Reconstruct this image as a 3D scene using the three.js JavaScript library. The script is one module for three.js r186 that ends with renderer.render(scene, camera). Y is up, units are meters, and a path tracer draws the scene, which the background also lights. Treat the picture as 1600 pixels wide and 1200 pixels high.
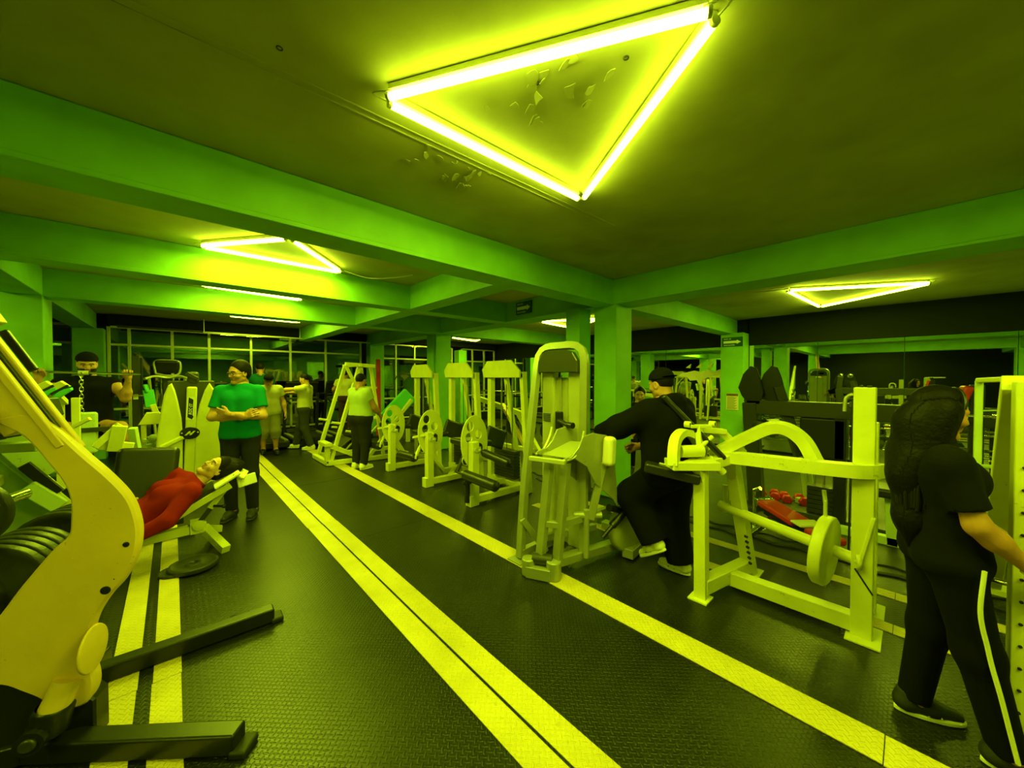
import * as THREE from 'three';
import { RoundedBoxGeometry } from 'three/addons/geometries/RoundedBoxGeometry.js';
import { mergeGeometries } from 'three/addons/utils/BufferGeometryUtils.js';
import { RectAreaLightUniformsLib } from 'three/addons/lights/RectAreaLightUniformsLib.js';

// ---------- camera, background, light levels, exposure ----------
const EYE = 1.6, YAW = Math.atan2(530, 575);
const scene = new THREE.Scene();
scene.background = new THREE.Color().setRGB(0.0012, 0.0016, 0.0006);   // night outside the windows
const camera = new THREE.PerspectiveCamera(2 * Math.atan(600 / 575) * 180 / Math.PI, 4 / 3, 0.03, 60);
camera.position.set(0, EYE, 0);
camera.lookAt(Math.sin(YAW), EYE - Math.tan(Math.atan(10 / 575)), -Math.cos(YAW));
scene.add(camera);
const renderer = new THREE.WebGLRenderer({ antialias: true });
renderer.toneMapping = THREE.LinearToneMapping;
renderer.toneMappingExposure = 1.0;
renderer.shadowMap.enabled = true;
RectAreaLightUniformsLib.init();
const LIGHT = new THREE.Color().setRGB(0.73, 1.0, 0.015);   // the yellow-green tubes
const LIGHT_LEVEL = 165;                                   // of the light under each tube
const GLOW = [23, 32, 1.3];                             // what the eye sees of a tube

// ---------- helpers ----------
const V3 = THREE.Vector3, W = (x, y, d) => new V3(x, y, -d), RAD = Math.PI / 180;
let seed = 7; const rnd = () => { seed = (seed * 16807) % 2147483647; return seed / 2147483647; };
const used = {};
function numbered(n) { const k = used[n] ?? 0; used[n] = k + 1; return k ? n + '_' + String(k).padStart(3, '0') : n; }
const offsets = new Map();
function flat(g) {
  if (g.index) g = g.toNonIndexed();
  for (const n of Object.keys(g.attributes)) if (!['position', 'normal', 'uv', 'color'].includes(n)) g.deleteAttribute(n);
  g.morphAttributes = {};
  return g;
}
function metreUV(g) {
  const p = g.attributes.position, n = g.attributes.normal, uv = new Float32Array(p.count * 2);
  for (let i = 0; i < p.count; i++) {
    const ax = Math.abs(n.getX(i)), ay = Math.abs(n.getY(i)), az = Math.abs(n.getZ(i));
    if (ay >= ax && ay >= az) { uv[2 * i] = p.getX(i); uv[2 * i + 1] = p.getZ(i); }
    else if (ax >= az) { uv[2 * i] = p.getZ(i); uv[2 * i + 1] = p.getY(i); }
    else { uv[2 * i] = p.getX(i); uv[2 * i + 1] = p.getY(i); }
  }
  g.setAttribute('uv', new THREE.BufferAttribute(uv, 2));
  return g;
}
// a named mesh of merged shapes under its parent
function mesh(name, geos, m, parent = scene, label, keepUV) {
  geos = (Array.isArray(geos) ? geos : [geos]).flat(3).map(flat);
  if (geos.length > 1) { const c = geos.every((g) => g.attributes.color); if (!c) geos.forEach((g) => g.deleteAttribute('color')); }
  const g = geos.length > 1 ? mergeGeometries(geos) : geos[0].clone();
  if (!keepUV) metreUV(g);
  const off = offsets.get(parent);
  if (off) g.translate(-off.x, -off.y, -off.z);
  const o = new THREE.Mesh(g, m);
  o.name = parent === scene ? numbered(name) : name;
  if (off) offsets.set(o, off);
  o.castShadow = o.receiveShadow = true;
  if (label) o.userData.label = label;
  parent.add(o);
  return o;
}
// a Group at the base of a thing; shapes of an unturned thing are written in room coordinates
function thing(name, label, category, [x, y, d], turn = 0, group, own) {
  const o = new THREE.Group(); o.name = numbered(name); scene.add(o);
  o.position.set(x, y, -d); o.rotation.y = turn * RAD;
  if (!turn && !own) offsets.set(o, o.position.clone());
  o.userData = { label, category };
  if (group) o.userData.group = group;
  return o;
}
function tag(o, label, category, group) { o.userData.label = label; o.userData.category = category; if (group) o.userData.group = group; return o; }
function struct(name, geos, m, parent = scene, keepUV) { const o = mesh(name, geos, m, parent, null, keepUV); if (parent === scene) o.userData.kind = 'structure'; return o; }
function copy(root, [x, y, d], label, turn) {
  const r = root.clone(); r.name = numbered(root.name.replace(/_\d{3}$/, '')); r.position.set(x, y, -d);
  if (turn !== undefined) r.rotation.y = turn * RAD;
  r.userData = { ...root.userData }; if (label) r.userData.label = label; scene.add(r); return r;
}
const box = (x0, x1, y0, y1, d0, d1, r = 0.004) => {
  const w = Math.abs(x1 - x0), h = Math.abs(y1 - y0), l = Math.abs(d1 - d0), q = Math.min(r, w * 0.45, h * 0.45, l * 0.45);
  const g = q > 0.0008 ? new RoundedBoxGeometry(w, h, l, 1, q) : new THREE.BoxGeometry(w, h, l);
  return g.translate((x0 + x1) / 2, (y0 + y1) / 2, -(d0 + d1) / 2);
};
const aim = (g, a, b, up = new V3(0, 1, 0)) => {   // g lies along +z, its width along x, its height along y
  const z = b.clone().sub(a).normalize(); let u = up.clone(); if (Math.abs(z.dot(u)) > 0.98) u = new V3(0, 0, 1);
  const x = u.clone().cross(z).normalize(), y = z.clone().cross(x);
  return g.applyMatrix4(new THREE.Matrix4().makeBasis(x, y, z).setPosition(a.clone().add(b).multiplyScalar(0.5)));
};
const P = (p) => (p.isVector3 ? p : W(...p));
const bar = (a, b, w = 0.06, h = w, r = 0.006, up) => { a = P(a); b = P(b); return aim(new RoundedBoxGeometry(w, h, a.distanceTo(b), 1, Math.min(r, w * 0.4, h * 0.4)), a, b, up); };
const rod = (a, b, r = 0.02, r2 = r, n = 14) => { a = P(a); b = P(b); return aim(new THREE.CylinderGeometry(r2, r, a.distanceTo(b), n).rotateX(Math.PI / 2), a, b); };
const pipe = (pts, r = 0.015, n = 24, s = 8, tension = 0.5) => new THREE.TubeGeometry(new THREE.CatmullRomCurve3(pts.map(P), false, 'catmullrom', tension), n, r, s);
// turned profile [[radius, along], ...] whose axis runs from a towards b
const turned = (a, b, prof, n = 24) => { a = P(a); b = P(b); const z = b.clone().sub(a).normalize(); const g = new THREE.LatheGeometry(prof.map(([r, y]) => new THREE.Vector2(r, y)), n);
  return g.applyMatrix4(new THREE.Matrix4().compose(a, new THREE.Quaternion().setFromUnitVectors(new V3(0, 1, 0), z), new V3(1, 1, 1))); };
const pad = (w, h, l, r = 0.02) => new RoundedBoxGeometry(w, h, l, 3, Math.min(r, w * 0.45, h * 0.45, l * 0.45));
const padBar = (a, b, w, h, r = 0.02, up) => { a = P(a); b = P(b); return aim(new RoundedBoxGeometry(w, h, a.distanceTo(b), 3, Math.min(r, h * 0.45, w * 0.45)), a, b, up); };
// square section swept round a bend
function sweep(pts, w, h, n = 30) {
  const c = new THREE.CatmullRomCurve3(pts.map(P), false, 'catmullrom', 0.5), s = new THREE.Shape();
  s.moveTo(-h / 2, -w / 2); s.lineTo(h / 2, -w / 2); s.lineTo(h / 2, w / 2); s.lineTo(-h / 2, w / 2); s.closePath();
  return new THREE.ExtrudeGeometry(s, { steps: n, extrudePath: c, bevelEnabled: false });
}
function shape(pts, holes = [], smooth) {
  const s = new THREE.Shape();
  if (smooth) { s.moveTo(...pts[0]); s.splineThru(pts.slice(1).concat([pts[0]]).map((p) => new THREE.Vector2(...p))); } else s.setFromPoints(pts.map((p) => new THREE.Vector2(...p)));
  for (const [x, y, r, r2 = r] of holes) { const h = new THREE.Path(); h.absellipse(x, y, r, r2, 0, Math.PI * 2, true); s.holes.push(h); }
  return s;
}
const slab = (s, t, bevel = 0.004, n = 12) => new THREE.ExtrudeGeometry(s, { depth: Math.max(t - 2 * bevel, 0.0005), bevelEnabled: bevel > 0, bevelSize: bevel, bevelThickness: bevel, bevelOffset: -bevel, bevelSegments: 1, curveSegments: n }).translate(0, 0, bevel);
// put a slab drawn in (u, v) into the room: u and v are directions, o its origin
const place = (g, o, u, v) => { const x = P(u).normalize(), y = P(v).normalize(), z = x.clone().cross(y).normalize(); return g.applyMatrix4(new THREE.Matrix4().makeBasis(x, y, z).setPosition(P(o))); };

// ---------- procedural materials ----------
function tex(n, f, srgb, rep) {
  const a = new Uint8Array(n * n * 4);
  for (let y = 0; y < n; y++) for (let x = 0; x < n; x++) { const c = f(x / n, y / n, x, y), i = (y * n + x) * 4; for (let k = 0; k < 3; k++) a[i + k] = Math.max(0, Math.min(255, 255 * (Array.isArray(c) ? c[k] : c))); a[i + 3] = 255; }
  const t = new THREE.DataTexture(a, n, n); t.wrapS = t.wrapT = THREE.RepeatWrapping; t.magFilter = THREE.LinearFilter; t.minFilter = THREE.LinearMipmapLinearFilter; t.generateMipmaps = true;
  if (srgb) t.colorSpace = THREE.SRGBColorSpace; if (rep) t.repeat.set(rep, rep); t.needsUpdate = true; return t;
}
const lattice = {}; 
function noise(u, v, f, s = 1) {   // tileable value noise
  const g = lattice[s + '_' + f] ??= Float32Array.from({ length: f * f }, (_, i) => { const h = Math.sin(i * 127.1 + s * 311.7 + f * 74.7) * 43758.5453; return h - Math.floor(h); });
  const x = u * f, y = v * f, i = Math.floor(x), j = Math.floor(y), a = x - i, b = y - j, e = (t) => t * t * (3 - 2 * t), q = (p, r) => g[((r % f + f) % f) * f + ((p % f + f) % f)];
  return (q(i, j) * (1 - e(a)) + q(i + 1, j) * e(a)) * (1 - e(b)) + (q(i, j + 1) * (1 - e(a)) + q(i + 1, j + 1) * e(a)) * e(b);
}
const fbm = (u, v, f, s) => 0.5 * noise(u, v, f, s) + 0.27 * noise(u, v, f * 2, s + 1) + 0.15 * noise(u, v, f * 4, s + 2) + 0.08 * noise(u, v, f * 8, s + 3);
const grain = tex(256, (u, v) => fbm(u, v, 24, 3), false, 3);
const plaster = tex(512, (u, v) => 0.6 * fbm(u, v, 5, 5) + 0.4 * fbm(u, v, 40, 9), false, 0.5);
const stain = tex(512, (u, v) => { const a = fbm(u, v, 4, 21), b = fbm(u, v, 17, 31), c = 0.8 + 0.26 * (a - 0.5) + 0.12 * (b - 0.5); return [c + 0.04, c, c - 0.05]; }, true, 0.24);
const wear = tex(512, (u, v) => { const a = fbm(u, v, 6, 41), b = noise(u, v, 90, 44), sc = noise(u * 1, v * 1, 8, 47) > 0.66 && b > 0.9 ? 0.12 : 0; const c = 0.98 - 0.1 * a - sc; return [c, c, c - 0.02]; }, true, 1.1);
const smudge = tex(256, (u, v) => 0.55 + 0.5 * fbm(u, v, 8, 51), false, 1.3);
// rubber mat: short raised lozenges laid crosswise
const lozenge = (u, v, n) => { let h = 0; for (let k = 0; k < 2; k++) for (let i = -1; i <= 1; i++) for (let j = -1; j <= 1; j++) {
  const x = (u * n - Math.floor(u * n)) - (k ? 0.5 : 0) - i, y = (v * n - Math.floor(v * n)) - (k ? 0.5 : 0) - j, s = Math.SQRT1_2, a = k ? (x + y) * s : (x - y) * s, b = k ? (x - y) * s : (x + y) * s;
  h = Math.max(h, 1 - Math.pow(Math.min(1, Math.hypot(a / 0.46, b / 0.15)), 4)); } return h; };
const matBump = tex(512, (u, v) => 0.85 * lozenge(u, v, 8) + 0.15 * fbm(u, v, 64, 61), false, 3.9);
const matRough = tex(512, (u, v) => 0.72 + 0.2 * fbm(u, v, 6, 71), false, 0.31);
const matTint = tex(512, (u, v) => { const c = 0.72 + 0.45 * (fbm(u, v, 6, 81) - 0.5) + 0.25 * (fbm(u, v, 50, 85) - 0.5); return [c, c, c]; }, true, 0.27);
const treadBump = tex(256, (u, v) => 0.9 * lozenge(u, v, 4) + 0.1 * fbm(u, v, 40, 91), false, 7);
const treadTint = tex(512, (u, v) => { const c = 0.9 + 0.25 * (fbm(u, v, 5, 95) - 0.5) - (noise(u, v, 60, 97) > 0.94 ? 0.07 : 0); return [c, c * 0.99, c * 0.95]; }, true, 0.6);
const weave = tex(128, (u, v, x, y) => 0.5 + 0.25 * Math.sin(u * 6.283 * 32) * Math.sin(v * 6.283 * 32) + 0.25 * noise(u, v, 32, 3), false, 6);
const lin = (r, g, b) => new THREE.Color().setRGB(r, g, b);
const std = (c, rough, o = {}) => new THREE.MeshStandardMaterial({ color: lin(...c), roughness: rough, ...o });
const dull = (c, rough, o) => new THREE.MeshPhysicalMaterial({ color: lin(...c), roughness: rough, specularIntensity: 0.25, ...o });
const M = {
  ceiling: std([0.6, 0.66, 0.2], 0.85, { map: stain, bumpMap: plaster, bumpScale: 0.004 }),
  green: std([0.3, 0.88, 0.1], 0.6, { map: stain, bumpMap: plaster, bumpScale: 0.003 }),
  darkPanel: dull([0.012, 0.014, 0.007], 0.8, { bumpMap: grain, bumpScale: 0.0004 }),
  floor: std([0.022, 0.024, 0.011], 0.42, { map: matTint, bumpMap: matBump, bumpScale: 0.0022, roughnessMap: matRough }),
  mat: std([0.075, 0.08, 0.04], 0.55, { map: matTint, bumpMap: grain, bumpScale: 0.0006, roughnessMap: matRough }),
  seam: std([0.012, 0.013, 0.008], 0.7, { bumpMap: grain, bumpScale: 0.0006 }),
  strip: std([0.8, 0.66, 0.12], 0.5, { map: treadTint, bumpMap: treadBump, bumpScale: 0.003 }),
  white: std([0.84, 0.84, 0.14], 0.42, { map: wear, bumpMap: grain, bumpScale: 0.0003 }),
  pale: std([0.62, 0.78, 0.3], 0.45, { map: wear, bumpMap: grain, bumpScale: 0.0003 }),
  cream: std([0.86, 0.58, 0.12], 0.4, { map: wear, bumpMap: grain, bumpScale: 0.0003 }),
  silver: std([0.42, 0.44, 0.28], 0.38, { metalness: 0.35, map: wear, bumpMap: grain, bumpScale: 0.0002 }),
  shroud: std([0.5, 0.52, 0.2], 0.32, { metalness: 0.1, map: wear }),
  gunmetal: std([0.05, 0.053, 0.028], 0.4, { metalness: 0.3, bumpMap: grain, bumpScale: 0.0003 }),
  black: std([0.01, 0.011, 0.007], 0.36, { bumpMap: grain, bumpScale: 0.0003 }),
  vinyl: std([0.018, 0.019, 0.012], 0.34, { bumpMap: weave, bumpScale: 0.0004 }),
  iron: std([0.03, 0.032, 0.02], 0.42, { metalness: 0.2, bumpMap: grain, bumpScale: 0.0012 }),
  rubber: std([0.016, 0.017, 0.01], 0.6, { bumpMap: grain, bumpScale: 0.0005 }),
  chrome: std([0.82, 0.83, 0.75], 0.16, { metalness: 1, roughnessMap: smudge }),
  mirror: std([0.86, 0.9, 0.8], 0.015, { metalness: 1 }),
  red: std([0.62, 0.025, 0.03], 0.45, { bumpMap: weave, bumpScale: 0.0003 }),
  greenPad: std([0.1, 0.62, 0.2], 0.5, { bumpMap: weave, bumpScale: 0.0003 }),
  frame: std([0.72, 0.74, 0.4], 0.35, { metalness: 0.4 }),
  glass: new THREE.MeshPhysicalMaterial({ color: lin(0.86, 0.9, 0.84), roughness: 0.02, transmission: 1, thickness: 0, ior: 2.3 }),
  towel: std([0.86, 0.84, 0.5], 0.95, { bumpMap: weave, bumpScale: 0.003 }),
  paper: std([0.75, 0.72, 0.4], 0.8),
  cord: std([0.66, 0.66, 0.4], 0.6),
};
const fabric = (c, r = 0.95) => dull(c, r, { bumpMap: weave, bumpScale: 0.0006 });
// ---------- the setting ----------
const CEIL = 2.88, BEAM = 2.55, X0 = -4.6, X1 = 9.3, D0 = -5, D1 = 11.0;
const floor = struct('floor', box(X0 - 0.2, X1 + 0.2, -0.2, 0, D0 - 0.2, D1 + 0.3, 0), M.floor);
const strips = [[-0.27, -0.155, -1, 10.4], [-0.1, 0.015, -1, 10.4], [1.03, 1.172, -3, 10.2], [1.186, 1.328, -3, 10.2], [2.13, 2.32, -3.6, 10.4], [3.28, 3.4, -3.6, 3.2], [3.8, 3.92, -3.6, 3.2]];
for (const [a, b, f, t] of strips) for (let d = f, i = 0; d < t; d += 3.66, i++) mesh('strip', box(a + (i % 2) * 0.004, b + (i % 2) * 0.003, 0, 0.006, d, Math.min(d + 3.657, t), 0.002), M.strip, floor);
for (const d of [1.25, 3.7, 6.1, 8.5]) mesh('seam', box(1.34, 2.12, -0.001, 0.0012, d, d + 0.006, 0), M.seam, floor);
{ // smooth sheet of the free-weight side with its wavy puzzle edge, and its own loose border strip
  const pts = [[9.28, -4.9], [9.28, 10.9], [4.42, 10.9]];
  for (let d = 10.8; d > -4.9; d -= 0.04) pts.push([4.4 + 0.03 * Math.sin(d * 21) + 0.03 * Math.sin(d * 3.1), d]);
  mesh('mat_sheet', slab(shape(pts), 0.012, 0).rotateX(-Math.PI / 2), M.mat, floor);
  const edge = []; for (let d = 4; d > -4.9; d -= 0.04) edge.push([4.2 + 0.028 * Math.sin(d * 19 + 1) + 0.03 * Math.sin(d * 2.7), d]);
  const back = edge.map(([x, d]) => [x + 0.05, d]).reverse();
  mesh('mat_edge', slab(shape(edge.concat(back)), 0.012, 0).rotateX(-Math.PI / 2), M.seam, floor);
}
const ceiling = struct('ceiling', box(X0 - 0.2, X1 + 0.2, CEIL, CEIL + 0.2, D0 - 0.2, D1 + 0.3, 0), M.ceiling);
for (const o of [0, 0.045]) mesh('plaster_ridge', bar([-0.6, CEIL, 1.83 + o], [2.75, CEIL, 1.71 + o], 0.012, 0.008, 0.003), M.ceiling, ceiling);
for (const [x, d] of [[0.32, 1.68], [1.18, 1.12], [1.35, 0.79], [0.9, 0.62]]) mesh('hole', turned([x, CEIL + 0.004, d], [x, 0, d], [[0, 0], [0.012, 0], [0.013, 0.006], [0.009, 0.0065], [0.006, 0.002], [0, 0.002]], 10), M.black, ceiling);
function flake(x, d, s) {   // a curled piece of peeling paint
  const n = 7, pts = []; for (let i = 0; i < n; i++) { const a = i / n * 6.283, r = s * (0.45 + 0.6 * rnd()); pts.push([r * Math.cos(a) * 1.8, r * Math.sin(a)]); }
  return slab(shape(pts), 0.003, 0).rotateX(Math.PI / 2 + (rnd() - 0.5) * 0.8).rotateY(0.75 + rnd() * 0.5).translate(x, CEIL - 0.002 - 0.006 * rnd(), -d);
}
for (let i = 0; i < 20; i++) mesh('paint_flake', flake(1.28 + (rnd() - 0.5) * 0.34 + (i % 5) * 0.01, 1.08 - (i / 20 - 0.5) * 0.5 + (rnd() - 0.5) * 0.12, 0.012 + 0.02 * rnd()), M.ceiling, ceiling);
for (let i = 0; i < 24; i++) mesh('paint_flake', flake(1.25 + (rnd() - 0.5) * 0.45, 1.95 + (rnd() - 0.5) * 0.3, 0.012 + 0.02 * rnd()), M.ceiling, ceiling);
for (let i = 0; i < 7; i++) mesh('paint_flake', flake(4.08 + (rnd() - 0.5) * 0.16, 2.5 + (rnd() - 0.5) * 0.14, 0.02 + 0.02 * rnd()), M.ceiling, ceiling);

// beams: four across, four along
for (const [d, t, a, b] of [[2.65, 0.28, X0, X1], [4.75, 0.25, X0, 4.24], [6.85, 0.3, X0, 4.24], [7.05, 0.3, 4.64, X1], [-2.6, 0.28, X0, X1]]) struct('ceiling_beam', [box(a, b, BEAM, CEIL, d, d + t, 0.01), box(a, b, BEAM + 0.002, BEAM + 0.035, d - 0.006, d + 0.02, 0.004)], M.green);
for (const [x, t, a, b] of [[4.24, 0.4, D0, D1], [2.45, 0.26, 2.93, 10.9], [-1.4, 0.3, 4.95, D1], [-1.4, 0.3, D0, 2.65]]) struct('ceiling_beam', [box(x, x + t, BEAM + 0.004, CEIL, a, b, 0.01), box(x - 0.006, x + 0.02, BEAM + 0.006, BEAM + 0.035, a, b, 0.004)], M.green);
// columns
const cols = [[4.25, 4.64, 2.61, 2.95], [4.12, 4.38, 3.1, 3.34], [4.24, 4.62, 7.05, 7.45], [4.24, 4.66, 10.7, 11.0], [-2.1, -1.1, 6.85, 7.3], [-1.39, -0.98, 10.7, 11.0], [8.9, 9.29, 2.42, 2.86], [8.9, 9.29, 7.05, 7.42], [7.35, 7.68, 10.7, 11.0], [4.24, 4.6, -2.6, -2.25], [-1.5, -1.1, -2.6, -2.25], [-1.42, -1.1, 2.65, 2.95], [8.9, 9.29, -2.6, -2.25]];
for (const [a, b, c, d] of cols) struct('column', box(a, b, 0, BEAM + 0.01, c, d, 0.008), M.green);
struct('trim_1', pipe([[4.225, 2.52, 7.12], [4.215, 2.35, 7.1], [4.215, 1.2, 7.1], [4.215, 0.05, 7.1]], 0.012, 20, 6), M.green);
// walls with thickness
struct('wall_left', box(X0 - 0.2, X0, 0, CEIL, D0, D1, 0), M.darkPanel);
struct('wall_front', box(X0, X1, 0, CEIL, D0 - 0.2, D0, 0), M.green);
const right = struct('wall_right', box(X1, X1 + 0.2, 0, CEIL, D0, D1, 0), M.darkPanel);
mesh('panel', box(X1 - 0.05, X1, 2.3, CEIL, -4.9, 2.41, 0.006), M.darkPanel, right);
mesh('panel', box(X1 - 0.05, X1, 2.3, CEIL, 2.87, 7.04, 0.006), M.darkPanel, right);
mesh('panel', box(X1 - 0.05, X1, 2.3, CEIL, 7.42, 10.6, 0.006), M.darkPanel, right);
for (const [a, b, n] of [[-4.9, -2.61, 2], [-2.24, 2.41, 4], [2.87, 7.04, 3], [7.43, 10.5, 2]]) for (let i = 0; i < n; i++) { const w = (b - a) / n; mesh('mirror_panel', box(X1 - 0.012, X1 - 0.004, 0.06, 2.3, a + i * w + 0.003, a + (i + 1) * w - 0.003, 0.0015), M.mirror, right); }
mesh('mirror_trim', [box(X1 - 0.03, X1, 0, 0.06, -4.9, 10.5, 0.004), box(X1 - 0.02, X1, 0.06, 2.3, 2.862, 2.875, 0.003)], M.darkPanel, right);
// the glazed end wall
const backWall = struct('wall_back', [box(X0, X1, 2.66, CEIL, D1, D1 + 0.2, 0), box(X0, X1, 0, 0.3, D1, D1 + 0.2, 0)], M.darkPanel);
mesh('blind_box', box(-0.95, 4.2, 2.68, 2.86, D1 - 0.16, D1, 0.01), M.darkPanel, backWall);
mesh('blind_box', box(4.7, 9.2, 2.68, 2.86, D1 - 0.16, D1, 0.01), M.darkPanel, backWall);
mesh('cable_tray', [bar([0.5, 2.6, 10.6], [4.2, 2.6, 10.6], 0.05, 0.03), rod([0.52, 2.6, 10.6], [0.52, 2.88, 10.6], 0.008), rod([2.4, 2.6, 10.6], [2.4, 2.88, 10.6], 0.006)], M.frame, backWall);
mesh('cable_tray', [bar([-0.8, 2.62, 10.7], [2.1, 2.62, 10.7], 0.09, 0.04)], M.gunmetal, backWall);
let wn = 0;
function windowBand(xs, ys) {
  const g = new THREE.Group(); g.name = 'window_' + ++wn; g.userData.kind = 'structure'; scene.add(g); g.position.set(xs[0], ys[0], -D1); offsets.set(g, g.position.clone());
  for (const x of xs) mesh('mullion', box(x - 0.025, x + 0.025, ys[0], ys.at(-1), D1 + 0.05, D1 + 0.11, 0.004), M.frame, g);
  for (const y of ys) for (let i = 0; i + 1 < xs.length; i++) mesh('rail', box(xs[i] + 0.025, xs[i + 1] - 0.025, y - 0.022, y + 0.022, D1 + 0.055, D1 + 0.105, 0.004), M.frame, g);
  for (let i = 0; i + 1 < xs.length; i++) for (let j = 0; j + 1 < ys.length; j++) mesh('pane', box(xs[i] + 0.02, xs[i + 1] - 0.02, ys[j] + 0.02, ys[j + 1] - 0.02, D1 + 0.076, D1 + 0.082, 0), M.glass, g);
}
windowBand([-0.95, -0.66, 0.0, 0.63, 1.43, 2.28, 3.14, 4.1], [0.32, 0.95, 2.28, 2.64]);
windowBand([-4.5, -3.4, -2.6, -1.9, -1.42], [0.32, 0.95, 2.28, 2.64]);
windowBand([4.72, 5.2, 5.85, 6.6, 7.3], [0.32, 0.95, 2.2, 2.64]);
windowBand([7.72, 8.2, 8.75, 9.25], [0.32, 0.95, 2.2, 2.64]);

// ---------- the lamps ----------
M.tube = new THREE.MeshStandardMaterial({ color: lin(0.4, 0.45, 0.2), roughness: 0.4, emissive: lin(...GLOW), emissiveIntensity: 1 });
const lamps = [];
function triangleLight(vs, label, onlySides = [0, 1, 2]) {
  const cx = (vs[0][0] + vs[1][0] + vs[2][0]) / 3, cd = (vs[0][1] + vs[1][1] + vs[2][1]) / 3;
  const t = thing('triangle_light', label, 'ceiling light', [cx, CEIL, cd], 0, 'triangular tube lights on the ceiling');
  for (const k of onlySides) {
    const a = W(vs[k][0], 2.832, vs[k][1]), b = W(vs[(k + 1) % 3][0], 2.832, vs[(k + 1) % 3][1]), u = b.clone().sub(a).normalize();
    a.addScaledVector(u, 0.05); b.addScaledVector(u, -0.05);
    const len = a.distanceTo(b), mid = a.clone().add(b).multiplyScalar(0.5);
    const tube = mesh('tube', rod(a, b, 0.0165, 0.0165, 16), M.tube, t);
    const up = new V3(0, 0.034, 0);
    mesh('batten', [bar(a.clone().add(up), b.clone().add(up), 0.034, 0.026, 0.003), rod(a.clone().addScaledVector(u, -0.014), a, 0.0172), rod(b, b.clone().addScaledVector(u, 0.014), 0.0172)], M.frame, tube);
    const L = new THREE.RectAreaLight(LIGHT, LIGHT_LEVEL, len, 0.033);
    const z = new V3(0, 1, 0), y = z.clone().cross(u).normalize();
    L.quaternion.setFromRotationMatrix(new THREE.Matrix4().makeBasis(u, y, z));
    L.position.copy(mid).sub(t.position).add(new V3(0, -0.02, 0));
    t.add(L);
  }
  for (let k = 0; k < 3; k++) { const [x, d] = vs[k], e = [x - cx, d - cd], s = 1 / Math.hypot(...e); mesh('wire', pipe([[x - e[0] * s * 0.05 + e[1] * s * 0.04, 2.85, d - e[1] * s * 0.05 - e[0] * s * 0.04], [x + e[0] * s * 0.03, 2.855, d + e[1] * s * 0.03], [x - e[0] * s * 0.05 - e[1] * s * 0.04, 2.85, d - e[1] * s * 0.05 + e[0] * s * 0.04]], 0.004, 10, 5), M.cord, t); }
  lamps.push(t); return t;
}
triangleLight([[0.69, 1.61], [2.11, 1.57], [1.37, 0.44]], 'triangle of three glowing tubes on the peeling ceiling, the largest in view');
triangleLight([[0.19, 4.55], [1.47, 4.55], [0.78, 3.76]], 'triangle of three glowing tubes just behind the first ceiling beam');
triangleLight([[6.42, 1.22], [8.3, 1.1], [7.29, -0.18]], 'triangle of glowing tubes on the ceiling in front of the dark wall band');
triangleLight([[0.28, 6.45], [1.52, 6.6], [0.85, 5.45]], 'tube light mostly hidden behind the second cross beam');
triangleLight([[0.84, 9.25], [2.1, 9.27], [1.5, 8.2]], 'low flat triangle of tubes nearest the tall end windows');
triangleLight([[5.97, 5.56], [7.25, 5.72], [6.6, 4.4]], 'pointed tube light partly hidden by the main green column');
triangleLight([[6.3, 9.6], [7.55, 10.0], [7.0, 8.8]], 'tube light in the far corner seen right of the second column');
triangleLight([[0.7, -1.6], [2.1, -1.6], [1.4, -0.75]], 'triangle of tubes on the ceiling behind the photographer');
triangleLight([[-3.6, 1.2], [-2.2, 1.2], [-2.9, 0.2]], 'triangle of tubes left of the row of leg presses');
triangleLight([[-3.6, 5.9], [-2.3, 5.9], [-2.9, 5.1]], 'triangle of tubes on the far left bay');
triangleLight([[6.4, -3.4], [8.1, -3.4], [7.2, -4.4]], 'triangle of tubes at the rear of the free weight area');
mesh('power_cord', pipe([[1.5, 2.86, 4.55], [1.75, 2.8, 4.45], [2.0, 2.82, 4.3], [2.2, 2.87, 4.2]], 0.006, 24, 6), M.cord, lamps[1]);
mesh('power_cord', pipe([[6.42, 2.86, 1.22], [6.25, 2.83, 1.4], [6.1, 2.83, 1.6], [5.9, 2.87, 1.75]], 0.006, 24, 6), M.cord, lamps[2]);
// ---------- machines and gear ----------
const bolt = (a, b, r = 0.016) => turned(a, b, [[0, 0], [r, 0], [r, 0.008], [r * 0.7, 0.012], [0, 0.012]], 8);
const roller = (a, b, r = 0.06) => { const L = P(a).distanceTo(P(b)); return turned(a, b, [[0, 0], [r * 0.35, 0], [r * 0.36, 0.012], [r * 0.8, 0.012], [r, 0.03], [r, L - 0.03], [r * 0.8, L - 0.012], [r * 0.36, L - 0.012], [r * 0.35, L], [0, L]], 20); };
const plateProf = (R, t) => [[0.026, -t / 2], [0.055, -t / 2], [0.06, -t * 0.3], [R * 0.78, -t * 0.28], [R * 0.84, -t / 2], [R * 0.97, -t / 2], [R, -t * 0.3], [R, t * 0.3], [R * 0.97, t / 2], [R * 0.84, t / 2], [R * 0.78, t * 0.28], [0.06, t * 0.3], [0.055, t / 2], [0.026, t / 2], [0.026, -t / 2]];
function weightPlate(at, axis, R, t, label, group, m = M.iron) {
  const a = P(at), o = mesh('weight_plate', turned([0, 0, 0], axis, plateProf(R, t), 32), m);
  o.position.copy(a); return tag(o, label, 'weight plate', group);
}

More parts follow.
